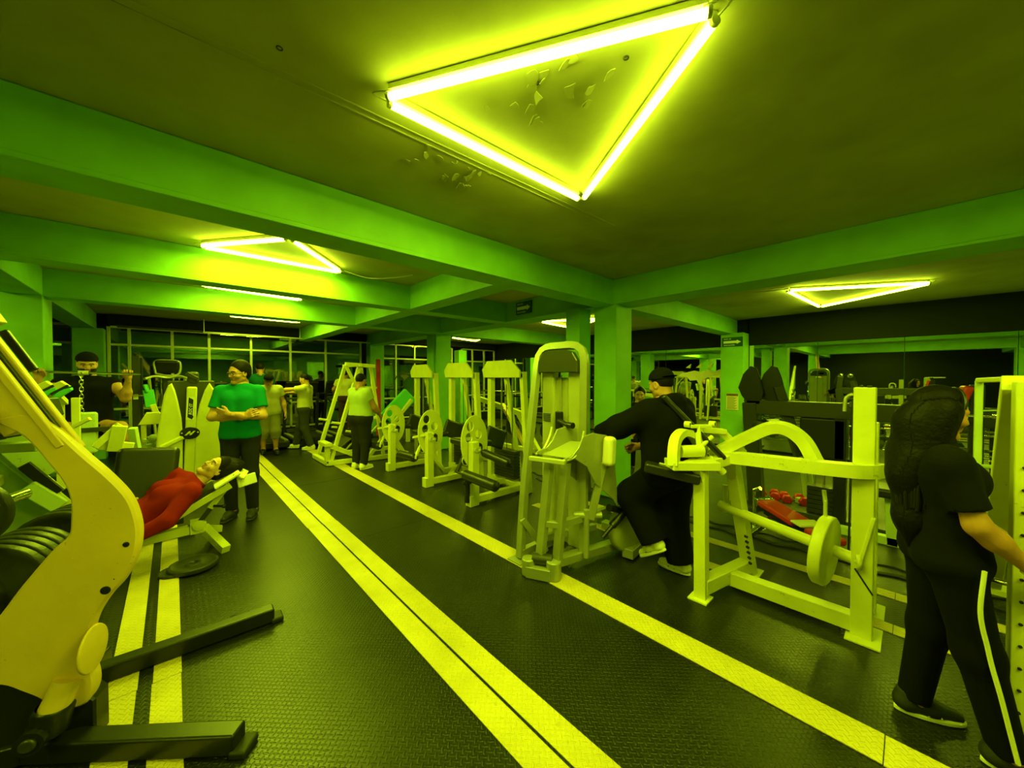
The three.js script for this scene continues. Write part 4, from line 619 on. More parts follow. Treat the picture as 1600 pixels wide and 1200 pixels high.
// man in the green tee, arms crossed
person({ at: [0.56, 0, 5.17], yaw: -24, s: 1.03, fat: 0.94, cell: 0.011, fine: true, label: 'man in green t-shirt and glasses standing with folded arms behind the bench',
  pose: { SL: [0.168, 1.4, 0], SR: [-0.168, 1.4, 0], EL: [0.235, 1.13, 0.07], ER: [-0.235, 1.13, 0.07], WL: [-0.03, 1.17, 0.21], WR: [0.09, 1.13, 0.17] }, hands: { L: { dir: [-0.9, 0.2, -0.25], thumb: [0.1, 1, 0.2], curl: 0.35 }, R: { dir: [0.75, 0.35, 0.2], thumb: [0, 1, 0], curl: 0.6 } }, face: [-0.62, -0.06, 0.8], skin: [0.5, 0.26, 0.13], hair: 'full', glasses: true, shirt: { m: F.green, sleeve: 0.66, k: 0.02, hem: -0.04, loose: 0.018 }, pants: { m: F.dark, loose: 0.014 }, shoes: { m: M.rubber, sole: M.rubber } });
// woman lying on the bench, head to the right
person({ at: [0.05, 0, 4.5], yaw: 0, cell: 0.011, fine: true, fem: true, label: 'woman in red long-sleeved top lying on her back on the incline bench',
  pose: { P: [-0.42, 0.3, 0], Wa: [-0.26, 0.4, 0], C: [-0.06, 0.53, 0], N: [0.1, 0.63, 0], H: [0.24, 0.735, 0.01], SL: [0.055, 0.58, 0.17], SR: [0.04, 0.62, -0.17], EL: [-0.1, 0.4, 0.29], ER: [-0.05, 0.68, -0.24], WL: [-0.32, 0.3, 0.27], WR: [-0.24, 0.52, -0.18], HL: [-0.45, 0.3, 0.09], HR: [-0.45, 0.3, -0.09], KL: [-0.84, 0.5, 0.13], KR: [-0.84, 0.5, -0.13], AL: [-0.98, 0.12, 0.14], AR: [-0.98, 0.12, -0.14] }, toe: { L: [-1, 0, 0], R: [-1, 0, 0] }, hands: { L: { thumb: [0, 1, 0] }, R: { thumb: [0, 1, 0] } }, face: [-0.5, 0.78, 0.38], headUp: [0.85, 0.5, 0.0], skin: [0.62, 0.36, 0.2], hair: 'long', shirt: { m: F.red, sleeve: 1.95, hem: -0.1, loose: 0.018, k: 0.028 }, pants: { m: F.dark }, shoes: { m: M.rubber, sole: M.rubber },
  longHair: [[[0.32, 0.76, -0.02], [0.38, 0.745, 0.0], 0.07, 0.06], [[0.3, 0.7, 0.04], [0.4, 0.71, 0.06], 0.05, 0.03], [[0.33, 0.72, -0.05], [0.44, 0.73, -0.03], 0.05, 0.02]] });
// man pressing a bar, seated
person({ at: [-0.78, 0.17, 6.95], yaw: 6, s: 1.06, fat: 1.1, cell: 0.012, fine: true, label: 'bearded man in dark cap and sleeveless top holding a bar at shoulder height', beard: [0.02, 0.014, 0.01],
  pose: { P: [0, 0.78, 0], Wa: [0, 0.95, 0.02], C: [0, 1.18, 0.02], N: [0, 1.34, 0.02], H: [0, 1.5, 0.06], SL: [0.2, 1.28, 0.02], SR: [-0.2, 1.28, 0.02], EL: [0.3, 1.1, 0.16], ER: [-0.32, 1.1, 0.16], WL: [0.32, 1.33, 0.24], WR: [-0.34, 1.33, 0.24], HL: [0.1, 0.76, 0.02], HR: [-0.1, 0.76, 0.02], KL: [0.24, 0.78, 0.42], KR: [-0.3, 0.78, 0.42], AL: [0.27, 0.36, 0.36], AR: [-0.32, 0.36, 0.36] }, hands: { L: { dir: [0, 1, 0.1], thumb: [-1, 0, 0], curl: 1.4 }, R: { dir: [0, 1, 0.1], thumb: [1, 0, 0], curl: 1.4 } }, face: [0.02, -0.1, 1], skin: [0.46, 0.24, 0.12], cap: F.black, capBack: true, shirt: { m: F.black, sleeve: 0, hem: -0.05 }, pants: { m: F.black, to: -0.55, wide: 0.02 }, shoes: { m: M.rubber, sole: M.rubber } });
// walking man with cap
person({ at: [1.46, 0, 9.05], yaw: -6, s: 0.97, fat: 1.08, label: 'man in beige t-shirt and cap looking down as he walks towards us', pose: { H: [0, 1.585, 0.06], EL: [0.27, 1.12, -0.02], WL: [0.3, 0.88, 0.06], ER: [-0.27, 1.12, -0.02], WR: [-0.24, 0.9, 0.1], KL: [0.11, 0.5, 0.09], AL: [0.12, 0.09, 0.02], KR: [-0.1, 0.49, 0.0], AR: [-0.1, 0.1, -0.12] }, face: [-0.05, -0.75, 0.8], headUp: [0, 0.85, 0.5], cap: F.black, shirt: { m: F.beige, hem: -0.1, loose: 0.024 }, pants: { m: F.khaki, to: 0.35, wide: 0.02, loose: 0.02 }, shoes: { m: M.rubber, sole: M.rubber } });
// man with outstretched arm
person({ at: [2.16, 0, 9.12], yaw: -126, s: 0.97, label: 'man in pale t-shirt seen from the side with one arm stretched out', pose: { EL: [0.2, 1.38, 0.26], WL: [0.16, 1.36, 0.5], ER: [-0.2, 1.32, 0.22], WR: [-0.05, 1.3, 0.42], KR: [-0.1, 0.5, 0.16], AR: [-0.1, 0.1, 0.26], KL: [0.1, 0.5, -0.02], AL: [0.1, 0.09, -0.16] }, hands: { L: { thumb: [0, 1, 0] }, R: { thumb: [0, 1, 0] } }, face: [0, -0.02, 1], skin: [0.6, 0.34, 0.18], shirt: { m: F.yellow, hem: -0.1, loose: 0.02 }, pants: { m: F.olive, loose: 0.03 }, shoes: { m: F.white, sole: F.white } });
// two on the treadmills
person({ at: [1.5, 0.2, 10.3], yaw: 176, s: 1.0, fat: 1.12, label: 'man in dark green t-shirt seen from behind on a treadmill by the windows', skin: [0.4, 0.2, 0.1], pose: { EL: [0.28, 1.14, 0.06], WL: [0.2, 1.0, 0.25], ER: [-0.28, 1.14, 0.06], WR: [-0.2, 1.0, 0.25] }, shirt: { m: F.darkGreen, loose: 0.02 }, pants: { m: F.dark }, shoes: { m: M.rubber, sole: M.rubber } });
person({ at: [3.3, 0.2, 10.0], yaw: 150, s: 0.92, fem: true, label: 'person in short pale top seen from behind on a treadmill beyond the squat frame', pose: { EL: [0.3, 1.2, 0.02], WL: [0.34, 1.06, 0.2], ER: [-0.28, 1.16, 0.0], WR: [-0.26, 1.05, 0.2] }, shirt: { m: F.yellow, hem: 0.06, loose: 0.02 }, pants: { m: F.brown }, shoes: { m: M.rubber, sole: M.rubber } });
// man in yellow tee by the squat frame
person({ at: [2.42, 0, 6.55], yaw: 112, s: 0.96, fat: 1.22, belly: 1, label: 'heavy man in lime t-shirt and dark trousers standing at the inclined squat frame', pose: { EL: [0.24, 1.12, 0.08], WL: [0.22, 0.92, 0.24], ER: [-0.24, 1.12, 0.1], WR: [-0.2, 0.95, 0.28] }, face: [0.1, -0.12, 1], skin: [0.42, 0.2, 0.1], shirt: { m: F.lime, hem: 0.03, loose: 0.012, sleeve: 0.45 }, pants: { m: F.dark, loose: 0.02 }, shoes: { m: F.white, sole: F.white } });
// man in the black hoodie
person({ at: [2.95, 0, 1.31], yaw: 172, s: 0.97, fat: 1.2, cell: 0.011, fine: true, label: 'man in black hooded top and cap working on the silver machine', 
  pose: { P: [0, 0.9, -0.02], Wa: [0.01, 1.06, 0.0], C: [0.02, 1.28, 0.03], N: [0.02, 1.43, 0.05], H: [0.02, 1.585, 0.08], SL: [0.21, 1.36, 0.06], SR: [-0.18, 1.37, 0.03], EL: [0.29, 1.23, 0.3], WL: [0.3, 1.14, 0.52], ER: [-0.27, 1.14, 0.1], WR: [-0.06, 1.02, 0.36], HL: [0.1, 0.87, 0], HR: [-0.09, 0.88, -0.02], KL: [0.13, 0.62, 0.27], AL: [0.11, 0.27, 0.07], KR: [-0.1, 0.47, 0.06], AR: [-0.1, 0.085, -0.04] }, toe: { L: [0, -0.5, 0.8], R: [0.1, 0, 1] }, hands: { L: { dir: [0.1, -0.5, 0.85], thumb: [-1, 0.2, 0], curl: 1.0 }, R: { curl: 1.1, thumb: [0, 1, 0] } }, face: [-0.06, -0.04, 1], skin: [0.52, 0.27, 0.13], cap: F.black, capBack: true, shirt: { m: F.pitch, sleeve: 1.92, hem: -0.1, loose: 0.045, neck: 0.055, k: 0.04 }, pants: { m: F.pitch, loose: 0.03, wide: 0.035, to: 0.98 }, shoes: { m: F.white, sole: F.white, trim: M.black },
  extra: (o, J, hm, s) => mesh('hood', field([cap([-0.1, 1.46, -0.02], [0.12, 1.46, -0.02], 0.055, 0.055), cap([0, 1.44, -0.05], [0, 1.3, -0.09], 0.075, 0.05)], 0.011, 0.05).scale(s, s, s), F.pitch, o) });
// woman at the right
person({ at: [2.53, 0, -0.17], yaw: 20, s: 0.895, fat: 0.95, cell: 0.01, fine: true, fem: true, label: 'woman with long dark hair, black top and black track pants with white piping', hair: 'long', hairColor: [0.006, 0.005, 0.004],
  pose: { P: [0, 0.93, -0.08], Wa: [0, 1.1, -0.09], C: [0, 1.32, -0.11], N: [0, 1.46, -0.125], H: [0, 1.605, -0.1], SR: [-0.165, 1.39, -0.13], ER: [-0.22, 1.13, -0.06], WR: [-0.19, 0.95, 0.13], SL: [0.165, 1.39, -0.12], EL: [0.25, 1.14, 0.0], WL: [0.18, 0.98, 0.22], HL: [0.09, 0.91, -0.08], HR: [-0.09, 0.91, -0.08], KL: [0.1, 0.49, -0.08], AL: [0.11, 0.08, -0.13], KR: [-0.1, 0.51, 0.0], AR: [-0.1, 0.08, 0.1] }, toe: { L: [0.1, 0, 1], R: [-0.15, 0, 1] }, hands: { R: { curl: 1.15, thumb: [0.4, 0.8, 0.3] }, L: { curl: 1.15, thumb: [-0.4, 0.8, 0.3] } }, face: [0.1, -0.06, 1], skin: [0.44, 0.2, 0.09], shirt: { m: F.black, sleeve: 0.75, hem: -0.07, loose: 0.016 }, pants: { m: F.pitch, loose: 0.012, wide: 0.008, to: 0.99 }, shoes: { m: M.rubber, sole: F.white, trim: F.white },
  longHair: [[[0, 1.645, -0.12], [0, 1.56, -0.17], 0.075, 0.075], [[0.0, 1.56, -0.17], [-0.03, 1.3, -0.2], 0.078, 0.075], [[-0.03, 1.3, -0.2], [-0.04, 1.08, -0.2], 0.075, 0.055], [[-0.04, 1.08, -0.2], [-0.03, 0.95, -0.205], 0.055, 0.02], [[-0.05, 1.62, -0.11], [-0.07, 1.4, -0.17], 0.045, 0.05], [[0.05, 1.62, -0.11], [0.07, 1.4, -0.17], 0.045, 0.05], [[0.06, 1.4, -0.19], [0.05, 1.1, -0.2], 0.055, 0.02]],
  extra: (o, J, hm, s) => {
    const locks = []; for (let i = 0; i < 34; i++) { const a = (i / 33 - 0.5) * 3.5, x = Math.sin(a), z = Math.cos(a), e = (rnd() - 0.5) * 0.02, end = 0.98 + 0.16 * Math.abs(x) + 0.08 * rnd(); locks.push(pipe([[0.03 * x, 1.712, -0.105], [0.072 * x, 1.68, -0.12 - 0.05 * z], [0.094 * x, 1.58, -0.13 - 0.085 * z], [0.1 * x - 0.01 + e, 1.38, -0.175 - 0.085 * z], [0.085 * x - 0.03 + e, 1.15, -0.19 - 0.072 * z], [0.04 * x - 0.035 + e, end, -0.2 - 0.03 * z]].map(([px, py, pz]) => [px * s, py * s, -pz * s]), 0.0095 * s, 26, 6)); }
    mesh('hair_locks', locks, dull([0.008, 0.007, 0.005], 0.4, { specularIntensity: 0.6 }), o);
    for (const k of ['L', 'R']) { const e = k === 'L' ? 1 : -1, side = (v, r) => [v.x + e * r, v.y, -v.z]; const H = J['H' + k], K = J['K' + k], A = J['A' + k]; mesh('piping', pipe([side(H.clone().add(new V3(e * 0.005, 0.03, 0.03)), 0.126), side(mix(H, K, 0.4), 0.112), side(mix(H, K, 0.8), 0.094), side(K, 0.089), side(mix(K, A, 0.3), 0.086), side(mix(K, A, 0.7), 0.072), side(mix(K, A, 0.96), 0.064)], 0.008, 40, 6), F.white, o); }
    mesh('bracelet', new THREE.TorusGeometry(0.031, 0.004, 6, 20).rotateX(1.1).translate(J.WR.x, J.WR.y + 0.012, J.WR.z - 0.012), F.white, o);
    mesh('hair_band', new THREE.TorusGeometry(0.098, 0.006, 6, 30, Math.PI).translate(0, 0.04, 0.03).applyMatrix4(hm), M.black, o);
  } });
// seated woman behind the man in black
person({ at: [5.5, 0, 2.95], yaw: -60, s: 0.95, fem: true, label: 'woman with pale headphones in dark top seen past the man in black', pose: { P: [0, 0.72, 0], Wa: [0, 0.88, 0.02], C: [0, 1.1, 0.02], N: [0, 1.24, 0.02], H: [0, 1.39, 0.04], SL: [0.17, 1.18, 0], SR: [-0.17, 1.18, 0], EL: [0.25, 0.98, 0.1], ER: [-0.25, 0.98, 0.1], WL: [0.15, 1.04, 0.3], WR: [-0.15, 1.04, 0.3], HL: [0.09, 0.7, 0.02], HR: [-0.09, 0.7, 0.02], KL: [0.13, 0.66, 0.42], KR: [-0.13, 0.66, 0.42], AL: [0.13, 0.26, 0.4], AR: [-0.13, 0.26, 0.4] }, skin: [0.6, 0.34, 0.18], hair: 'full', shirt: { m: F.dark }, pants: { m: F.black }, shoes: { m: M.rubber, sole: M.rubber },
  extra: (o, J, hm, s) => { mesh('headphones', [new THREE.TorusGeometry(0.1, 0.008, 6, 24, Math.PI).translate(0, 0.035, -0.01), ...[-1, 1].map((e) => turned([e * 0.078, 0, 0.01], [e, 0, 0.01], [[0, 0], [0.034, 0], [0.034, 0.022], [0.02, 0.03], [0, 0.03]], 14))].map((g) => g.applyMatrix4(hm)), F.white, o); } });
{
  const t = thing('bench', 'dark bench under the woman with headphones', 'bench', [5.5, 0, 2.95]);
  mesh('seat', aim(pad(0.34, 0.09, 0.9, 0.03), W(5.25, 0.57, 3.1), W(5.9, 0.57, 2.75)), M.vinyl, t);
  mesh('frame', [bar([5.3, 0.47, 3.05], [5.85, 0.47, 2.78], 0.06), bar([5.4, 0.47, 3.0], [5.35, 0.0, 3.03], 0.06), bar([5.75, 0.47, 2.83], [5.8, 0, 2.8], 0.06)], M.gunmetal, t);
}
// ---------- background and small things ----------
function printed(w, h, draw, o) { const c = document.createElement('canvas'); c.width = w; c.height = h; const g = c.getContext('2d'); draw(g, w, h); const t = new THREE.CanvasTexture(c); t.colorSpace = THREE.SRGBColorSpace; return std([1, 1, 1], 0.5, { map: t, ...o }); }
function printPlane(w, h, at, u, v) { return place(new THREE.PlaneGeometry(w, h), at, u, v); }
const exitPrint = printed(512, 256, (g, w, h) => { g.fillStyle = '#0b4f2a'; g.fillRect(0, 0, w, h); g.fillStyle = '#e9f2d8'; g.font = 'bold 44px sans-serif'; g.fillText('RUTA  DE', 40, 56); g.fillText('EVACUACIÓN', 40, 236);
  g.beginPath(); g.moveTo(30, 96); g.lineTo(370, 96); g.lineTo(370, 70); g.lineTo(480, 132); g.lineTo(370, 194); g.lineTo(370, 166); g.lineTo(30, 166); g.closePath(); g.fill(); });
function exitSign(at, u, label, w = 0.5, h = 0.25) {
  const t = thing('exit_sign', label, 'sign', at), n = P(u).cross(new V3(0, 1, 0)).normalize(), a = P(at);
  mesh('board', aim(new RoundedBoxGeometry(w, h, 0.012, 1, 0.003), a.clone().addScaledVector(n, -0.006), a.clone().addScaledVector(n, 0.006)), M.black, t);
  mesh('print', printPlane(w * 0.97, h * 0.95, a.clone().addScaledVector(n, 0.0068), u, [0, 1, 0]), exitPrint, t, null, true);
}
exitSign([8.893, 2.37, 2.63], [0, 0, -1], 'dark green evacuation route sign with white arrow on the wall column', 0.4, 0.2);
exitSign([4.225, 2.74, 4.3], [0, 0, -1], 'evacuation route sign with arrow on the dark side of the long beam', 0.36, 0.2);
{ const t = thing('notice', 'printed paper notice of many text lines taped to the wall column', 'notice', [8.89, 1.08, 2.62]);
  mesh('sheet', box(8.89, 8.897, 0.9, 1.26, 2.5, 2.74, 0), M.paper, t);
  mesh('print', printPlane(0.23, 0.35, [8.8892, 1.08, 2.62], [0, 0, -1], [0, 1, 0]), printed(256, 384, (g, w, h) => { g.fillStyle = '#d9d3a6'; g.fillRect(0, 0, w, h); g.fillStyle = '#7a5a16'; g.fillRect(0, 0, w, 60); g.fillStyle = '#2a2a18'; g.fillRect(30, 20, 196, 10); g.fillRect(60, 38, 136, 8); for (let r = 0; r < 20; r++) { const w2 = 150 + ((r * 53) % 70); g.fillRect(18, 78 + r * 15, w2, 6); } }), t, null, true); }
{ // tube light reflection on the mirror, modelled as a jagged pale plate
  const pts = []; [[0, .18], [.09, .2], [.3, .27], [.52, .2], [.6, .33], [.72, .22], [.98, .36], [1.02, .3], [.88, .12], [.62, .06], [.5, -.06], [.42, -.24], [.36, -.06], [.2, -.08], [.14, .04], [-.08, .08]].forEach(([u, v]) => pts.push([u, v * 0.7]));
  const t = thing('reflection_shape', 'jagged pale plate modelled in place of a tube light reflection on the wall mirror', 'emblem', [9.28, 1.6, 3.5]);
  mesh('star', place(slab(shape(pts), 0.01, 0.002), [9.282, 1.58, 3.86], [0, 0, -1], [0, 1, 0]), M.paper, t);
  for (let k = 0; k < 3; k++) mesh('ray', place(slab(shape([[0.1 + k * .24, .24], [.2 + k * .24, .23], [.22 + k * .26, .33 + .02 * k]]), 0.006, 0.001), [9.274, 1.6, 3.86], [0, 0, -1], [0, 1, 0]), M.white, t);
}
// treadmills by the windows
function treadmill(x, d, label) {
  const t = thing('treadmill', label, 'treadmill', [x, 0, d], 0, 'treadmills by the windows');
  mesh('deck', box(x - 0.42, x + 0.42, 0.04, 0.19, d - 0.75, d + 0.75, 0.03), M.black, t);
  mesh('belt', box(x - 0.27, x + 0.27, 0.18, 0.2, d - 0.74, d + 0.6, 0.006), M.rubber, t);
  for (const e of [-1, 1]) { mesh('side_rail', box(x + e * 0.31, x + e * 0.39, 0.185, 0.215, d - 0.7, d + 0.55, 0.006), M.silver, t); mesh('upright', bar([x + e * 0.38, 0.15, d + 0.62], [x + e * 0.36, 1.2, d + 0.42], 0.06, 0.09), M.black, t); mesh('handrail', bar([x + e * 0.36, 1.05, d + 0.42], [x + e * 0.36, 0.98, d - 0.05], 0.04, 0.05, 0.015), M.black, t); }
  mesh('console', aim(pad(0.74, 0.36, 0.08, 0.03), W(x, 1.32, d + 0.4), W(x, 1.36, d + 0.48)), M.black, t);
  mesh('cross_bar', bar([x - 0.36, 1.08, d + 0.4], [x + 0.36, 1.08, d + 0.4], 0.06, 0.05, 0.015), M.gunmetal, t);
  mesh('motor_hood', aim(pad(0.7, 0.16, 0.34, 0.05), W(x, 0.2, d + 0.45), W(x, 0.2, d + 0.8)), M.black, t);
}
['first treadmill from the left column, below the window', 'treadmill carrying the man in the dark green t-shirt', 'treadmill straight behind the man with the outstretched arm', 'treadmill carrying the person in the short pale top'].forEach((s, i) => treadmill([0.55, 1.5, 2.42, 3.34][i], [10.15, 10.15, 10.1, 10.05][i], s));
// machine with two leaf-shaped white covers
{
  const t = thing('shrouded_machine', 'machine with two leaf-shaped white covers and a round black emblem', 'weight machine', [0.1, 0, 6.5]), D = 6.4;
  const bow = (pts) => { const g = new THREE.ExtrudeGeometry(shape(pts), { depth: 0.03, bevelEnabled: true, bevelSize: 0.02, bevelThickness: 0.03, bevelOffset: -0.02, bevelSegments: 3, curveSegments: 8 }); return g.translate(0, 0, -D); };
  mesh('left_cover', bow([[-0.01, 1.53], [0.02, 1.44], [0.05, 1.28], [0.078, 1.08], [0.088, 0.85], [0.085, 0.6], [0.075, 0.1], [-0.17, 0.1], [-0.17, 0.6], [-0.15, 0.9], [-0.12, 1.15], [-0.085, 1.38], [-0.045, 1.5]]), M.white, t);
  mesh('right_cover', bow([[0.36, 1.53], [0.31, 1.43], [0.255, 1.24], [0.215, 1.02], [0.2, 0.8], [0.195, 0.5], [0.19, 0.1], [0.5, 0.1], [0.5, 0.7], [0.46, 1.1], [0.42, 1.42]]), M.white, t);
  const c = mesh('centre_column', aim(pad(0.105, 0.09, 1.4, 0.02), W(0.13, 0.08, D - 0.01), W(0.185, 1.48, D - 0.01), ), M.white, t);
  mesh('back_panel', box(-0.06, 0.42, 0.3, 1.56, D + 0.03, D + 0.08, 0.02), M.gunmetal, t);
  const e = mesh('emblem', turned([0.155, 0.88, D - 0.06], [0.155, 0.88, 0], [[0, 0], [0.098, 0], [0.1, 0.006], [0.09, 0.014], [0, 0.016]], 32).translate(-0.155, -0.88, 0).scale(1, 0.78, 1).translate(0.155, 0.88, 0), M.black, t);
  const sl = (x) => slab(shape([[x - 0.035, -0.025], [x - 0.012, -0.025], [x + 0.03, 0.025], [x + 0.008, 0.025]]), 0.004, 0.001).translate(0.155, 0.88, -(D - 0.076));
  mesh('emblem_mark', [sl(-0.018), sl(0.026), slab(shape([[-0.015, -0.006], [0.02, -0.006], [0.026, 0.005], [-0.006, 0.005]]), 0.004, 0.001).translate(0.155, 0.88, -(D - 0.076)), ...[-1, 1].map((k) => turned([0.155 + k * 0.078, 0.885, D - 0.076], [0.155 + k * 0.078, 0.885, 0], [[0, 0], [0.009, 0], [0, 0.004]], 8))], M.white, e);
  mesh('name_print', printPlane(0.3, 0.075, [0.165, 1.2, D - 0.058], [0.06, 1, 0], [-1, 0.06, 0]), printed(512, 128, (g, w, h) => { g.fillStyle = '#e6e68c'; g.fillRect(0, 0, w, h); g.fillStyle = '#14140c'; g.beginPath(); g.moveTo(10, 100); g.lineTo(60, 22); g.lineTo(500, 22); g.lineTo(450, 104); g.lineTo(110, 104); g.lineTo(70, 124); g.closePath(); g.fill(); g.fillStyle = '#e6e68c'; g.font = 'bold italic 76px sans-serif'; g.fillText('ROC·IT', 110, 92); }), c, null, true);
  mesh('cross_arm', bar([-0.13, 0.72, D - 0.08], [0.1, 0.84, D - 0.05], 0.05, 0.06, 0.02), M.white, t);
  mesh('top_hood', [aim(pad(0.12, 0.16, 0.14, 0.04), W(0.2, 1.6, D), W(0.2, 1.6, D + 0.14)), bar([0.13, 1.66, D], [0.24, 1.58, D - 0.02], 0.03, 0.05, 0.01)], M.gunmetal, t);
  mesh('base', box(-0.2, 0.52, 0, 0.1, D - 0.05, D + 0.5, 0.02), M.gunmetal, t);
}
{
  const t = thing('cross_trainer', 'cross trainer with a dark framed console and curved handlebars', 'cross trainer', [-0.1, 0, 7.9]);
  mesh('console', aim(pad(0.27, 0.21, 0.06, 0.03), W(-0.06, 1.75, 7.78), W(-0.06, 1.78, 7.84)), M.black, t);
  mesh('console_frame', pipe([[-0.19, 1.66, 7.77], [-0.2, 1.84, 7.8], [-0.06, 1.87, 7.8], [0.08, 1.84, 7.8], [0.07, 1.66, 7.77], [-0.06, 1.63, 7.76], [-0.19, 1.66, 7.77]], 0.016, 50, 7), M.silver, t);
  mesh('handlebar', [pipe([[-0.3, 1.58, 7.5], [-0.2, 1.62, 7.7], [-0.06, 1.6, 7.76], [0.08, 1.62, 7.7], [0.18, 1.58, 7.5]], 0.018, 30, 7), pipe([[-0.26, 1.6, 7.6], [-0.24, 1.2, 7.9], [-0.2, 0.6, 8.0]], 0.02, 20, 7), pipe([[0.14, 1.6, 7.6], [0.12, 1.2, 7.9], [0.1, 0.6, 8.0]], 0.02, 20, 7)], M.frame, t);
  mesh('mast', bar([-0.06, 0.3, 8.1], [-0.06, 1.62, 7.84], 0.12, 0.1, 0.02), M.gunmetal, t);
  mesh('housing', turned([-0.16, 0.42, 8.3], [1, 0.42, 8.3], [[0, 0], [0.36, 0], [0.4, 0.04], [0.4, 0.16], [0.36, 0.2], [0, 0.2]], 28), M.black, t);
  mesh('base', box(-0.3, 0.3, 0, 0.06, 7.4, 8.9, 0.02), M.black, t);
}
{
  const t = thing('squat_stand', 'dark squat stand with a bar across, right of the seated man', 'rack', [-0.4, 0, 8.0]);
  for (const d of [7.75, 8.5]) mesh('upright', box(-0.44, -0.36, 0, 1.92, d - 0.04, d + 0.04, 0.006), M.gunmetal, t);
  mesh('safety_bar', [rod([-1.6, 1.34, 7.68], [-0.2, 1.335, 7.68], 0.014), box(-0.43, -0.37, 1.28, 1.36, 7.64, 7.74)], M.chrome, t);
  mesh('base', box(-0.44, -0.36, 0, 0.07, 7.5, 8.75), M.gunmetal, t);
}
tag(mesh('cloth', [padBar([-0.27, 1.42, 7.62], [-0.24, 1.16, 7.6], 0.12, 0.03, 0.012), padBar([-0.3, 1.5, 7.63], [-0.27, 1.38, 7.62], 0.09, 0.03, 0.012)], M.greenPad), 'bright green cloth hung over the dark bar of the power rack', 'cloth');
{
  const t = thing('barbell', 'bright barbell held at the shoulders of the bearded man', 'barbell', [-0.85, 1.66, 6.66]);
  mesh('bar', rod([-1.75, 1.69, 6.66], [-0.3, 1.64, 6.66], 0.015), M.chrome, t);
  mesh('collar', [rod([-1.3, 1.675, 6.66], [-1.2, 1.671, 6.66], 0.03), rod([-0.82, 1.658, 6.66], [-0.74, 1.655, 6.66], 0.026)], M.frame, t);
  for (let k = 0; k < 13; k++) mesh('chain_link', new THREE.TorusGeometry(0.021, 0.006, 6, 12).scale(0.75, 1.3, 1).rotateY(k % 2 ? 1.5 : 0.1).translate(-0.79, 1.63 - k * 0.042, -6.6), M.chrome, t);
}
{
  const t = thing('shoulder_press', 'seat and foot rest under the bearded man with the barbell', 'bench', [-0.8, 0, 7.0]);
  mesh('seat_pad', aim(pad(0.36, 0.08, 0.44, 0.03), W(-0.8, 0.85, 6.75), W(-0.8, 0.85, 7.2)), M.vinyl, t);
  mesh('back_pad', padBar([-0.8, 0.95, 7.22], [-0.8, 1.3, 7.3], 0.3, 0.07, 0.03, new V3(0, 0, 1)), M.pale, t);
  mesh('front_pad', padBar([-0.72, 0.72, 6.42], [-0.72, 1.2, 6.46], 0.14, 0.08, 0.03, new V3(0, 0, 1)), M.pale, t);
  mesh('frame', [bar([-0.8, 0.0, 7.2], [-0.8, 0.82, 7.1], 0.08), bar([-0.8, 0.05, 6.3], [-0.8, 0.05, 7.5], 0.08), bar([-0.8, 0.05, 6.5], [-0.72, 0.75, 6.46], 0.07), bar([-1.25, 0.44, 6.65], [-0.38, 0.44, 6.65], 0.12, 0.05), bar([-0.8, 0.0, 6.65], [-0.8, 0.44, 6.65], 0.06), bar([-0.9, 1.0, 6.4], [-0.55, 1.0, 6.4], 0.05, 0.05)], M.gunmetal, t);
}
{
  const t = thing('cable_tower', 'small pale pulley machine beside the leaf-shaped covers', 'weight machine', [-0.2, 0, 6.9]);
  mesh('head', [slab(shape([[-0.34, 0.98], [-0.05, 0.98], [-0.08, 1.08], [-0.14, 1.14], [-0.26, 1.14]]), 0.1, 0.008).translate(0, 0, -6.9), bar([-0.16, 1.1, 6.85], [-0.2, 1.24, 6.85], 0.06)], M.white, t);
  for (const x of [-0.29, -0.11]) mesh('post', box(x - 0.025, x + 0.025, 0, 1.0, 6.82, 6.88), M.white, t);
  mesh('gear_box', [box(-0.31, -0.09, 0.5, 0.72, 6.8, 6.9, 0.02), turned([-0.2, 0.8, 6.8], [-0.2, 0.8, 0], [[0, 0], [0.05, 0], [0.05, 0.03], [0, 0.03]], 16), bar([-0.3, 0.78, 6.8], [-0.08, 0.7, 6.8], 0.04)], M.pale, t);
  mesh('base', box(-0.36, -0.02, 0, 0.08, 6.6, 7.2), M.white, t);
}
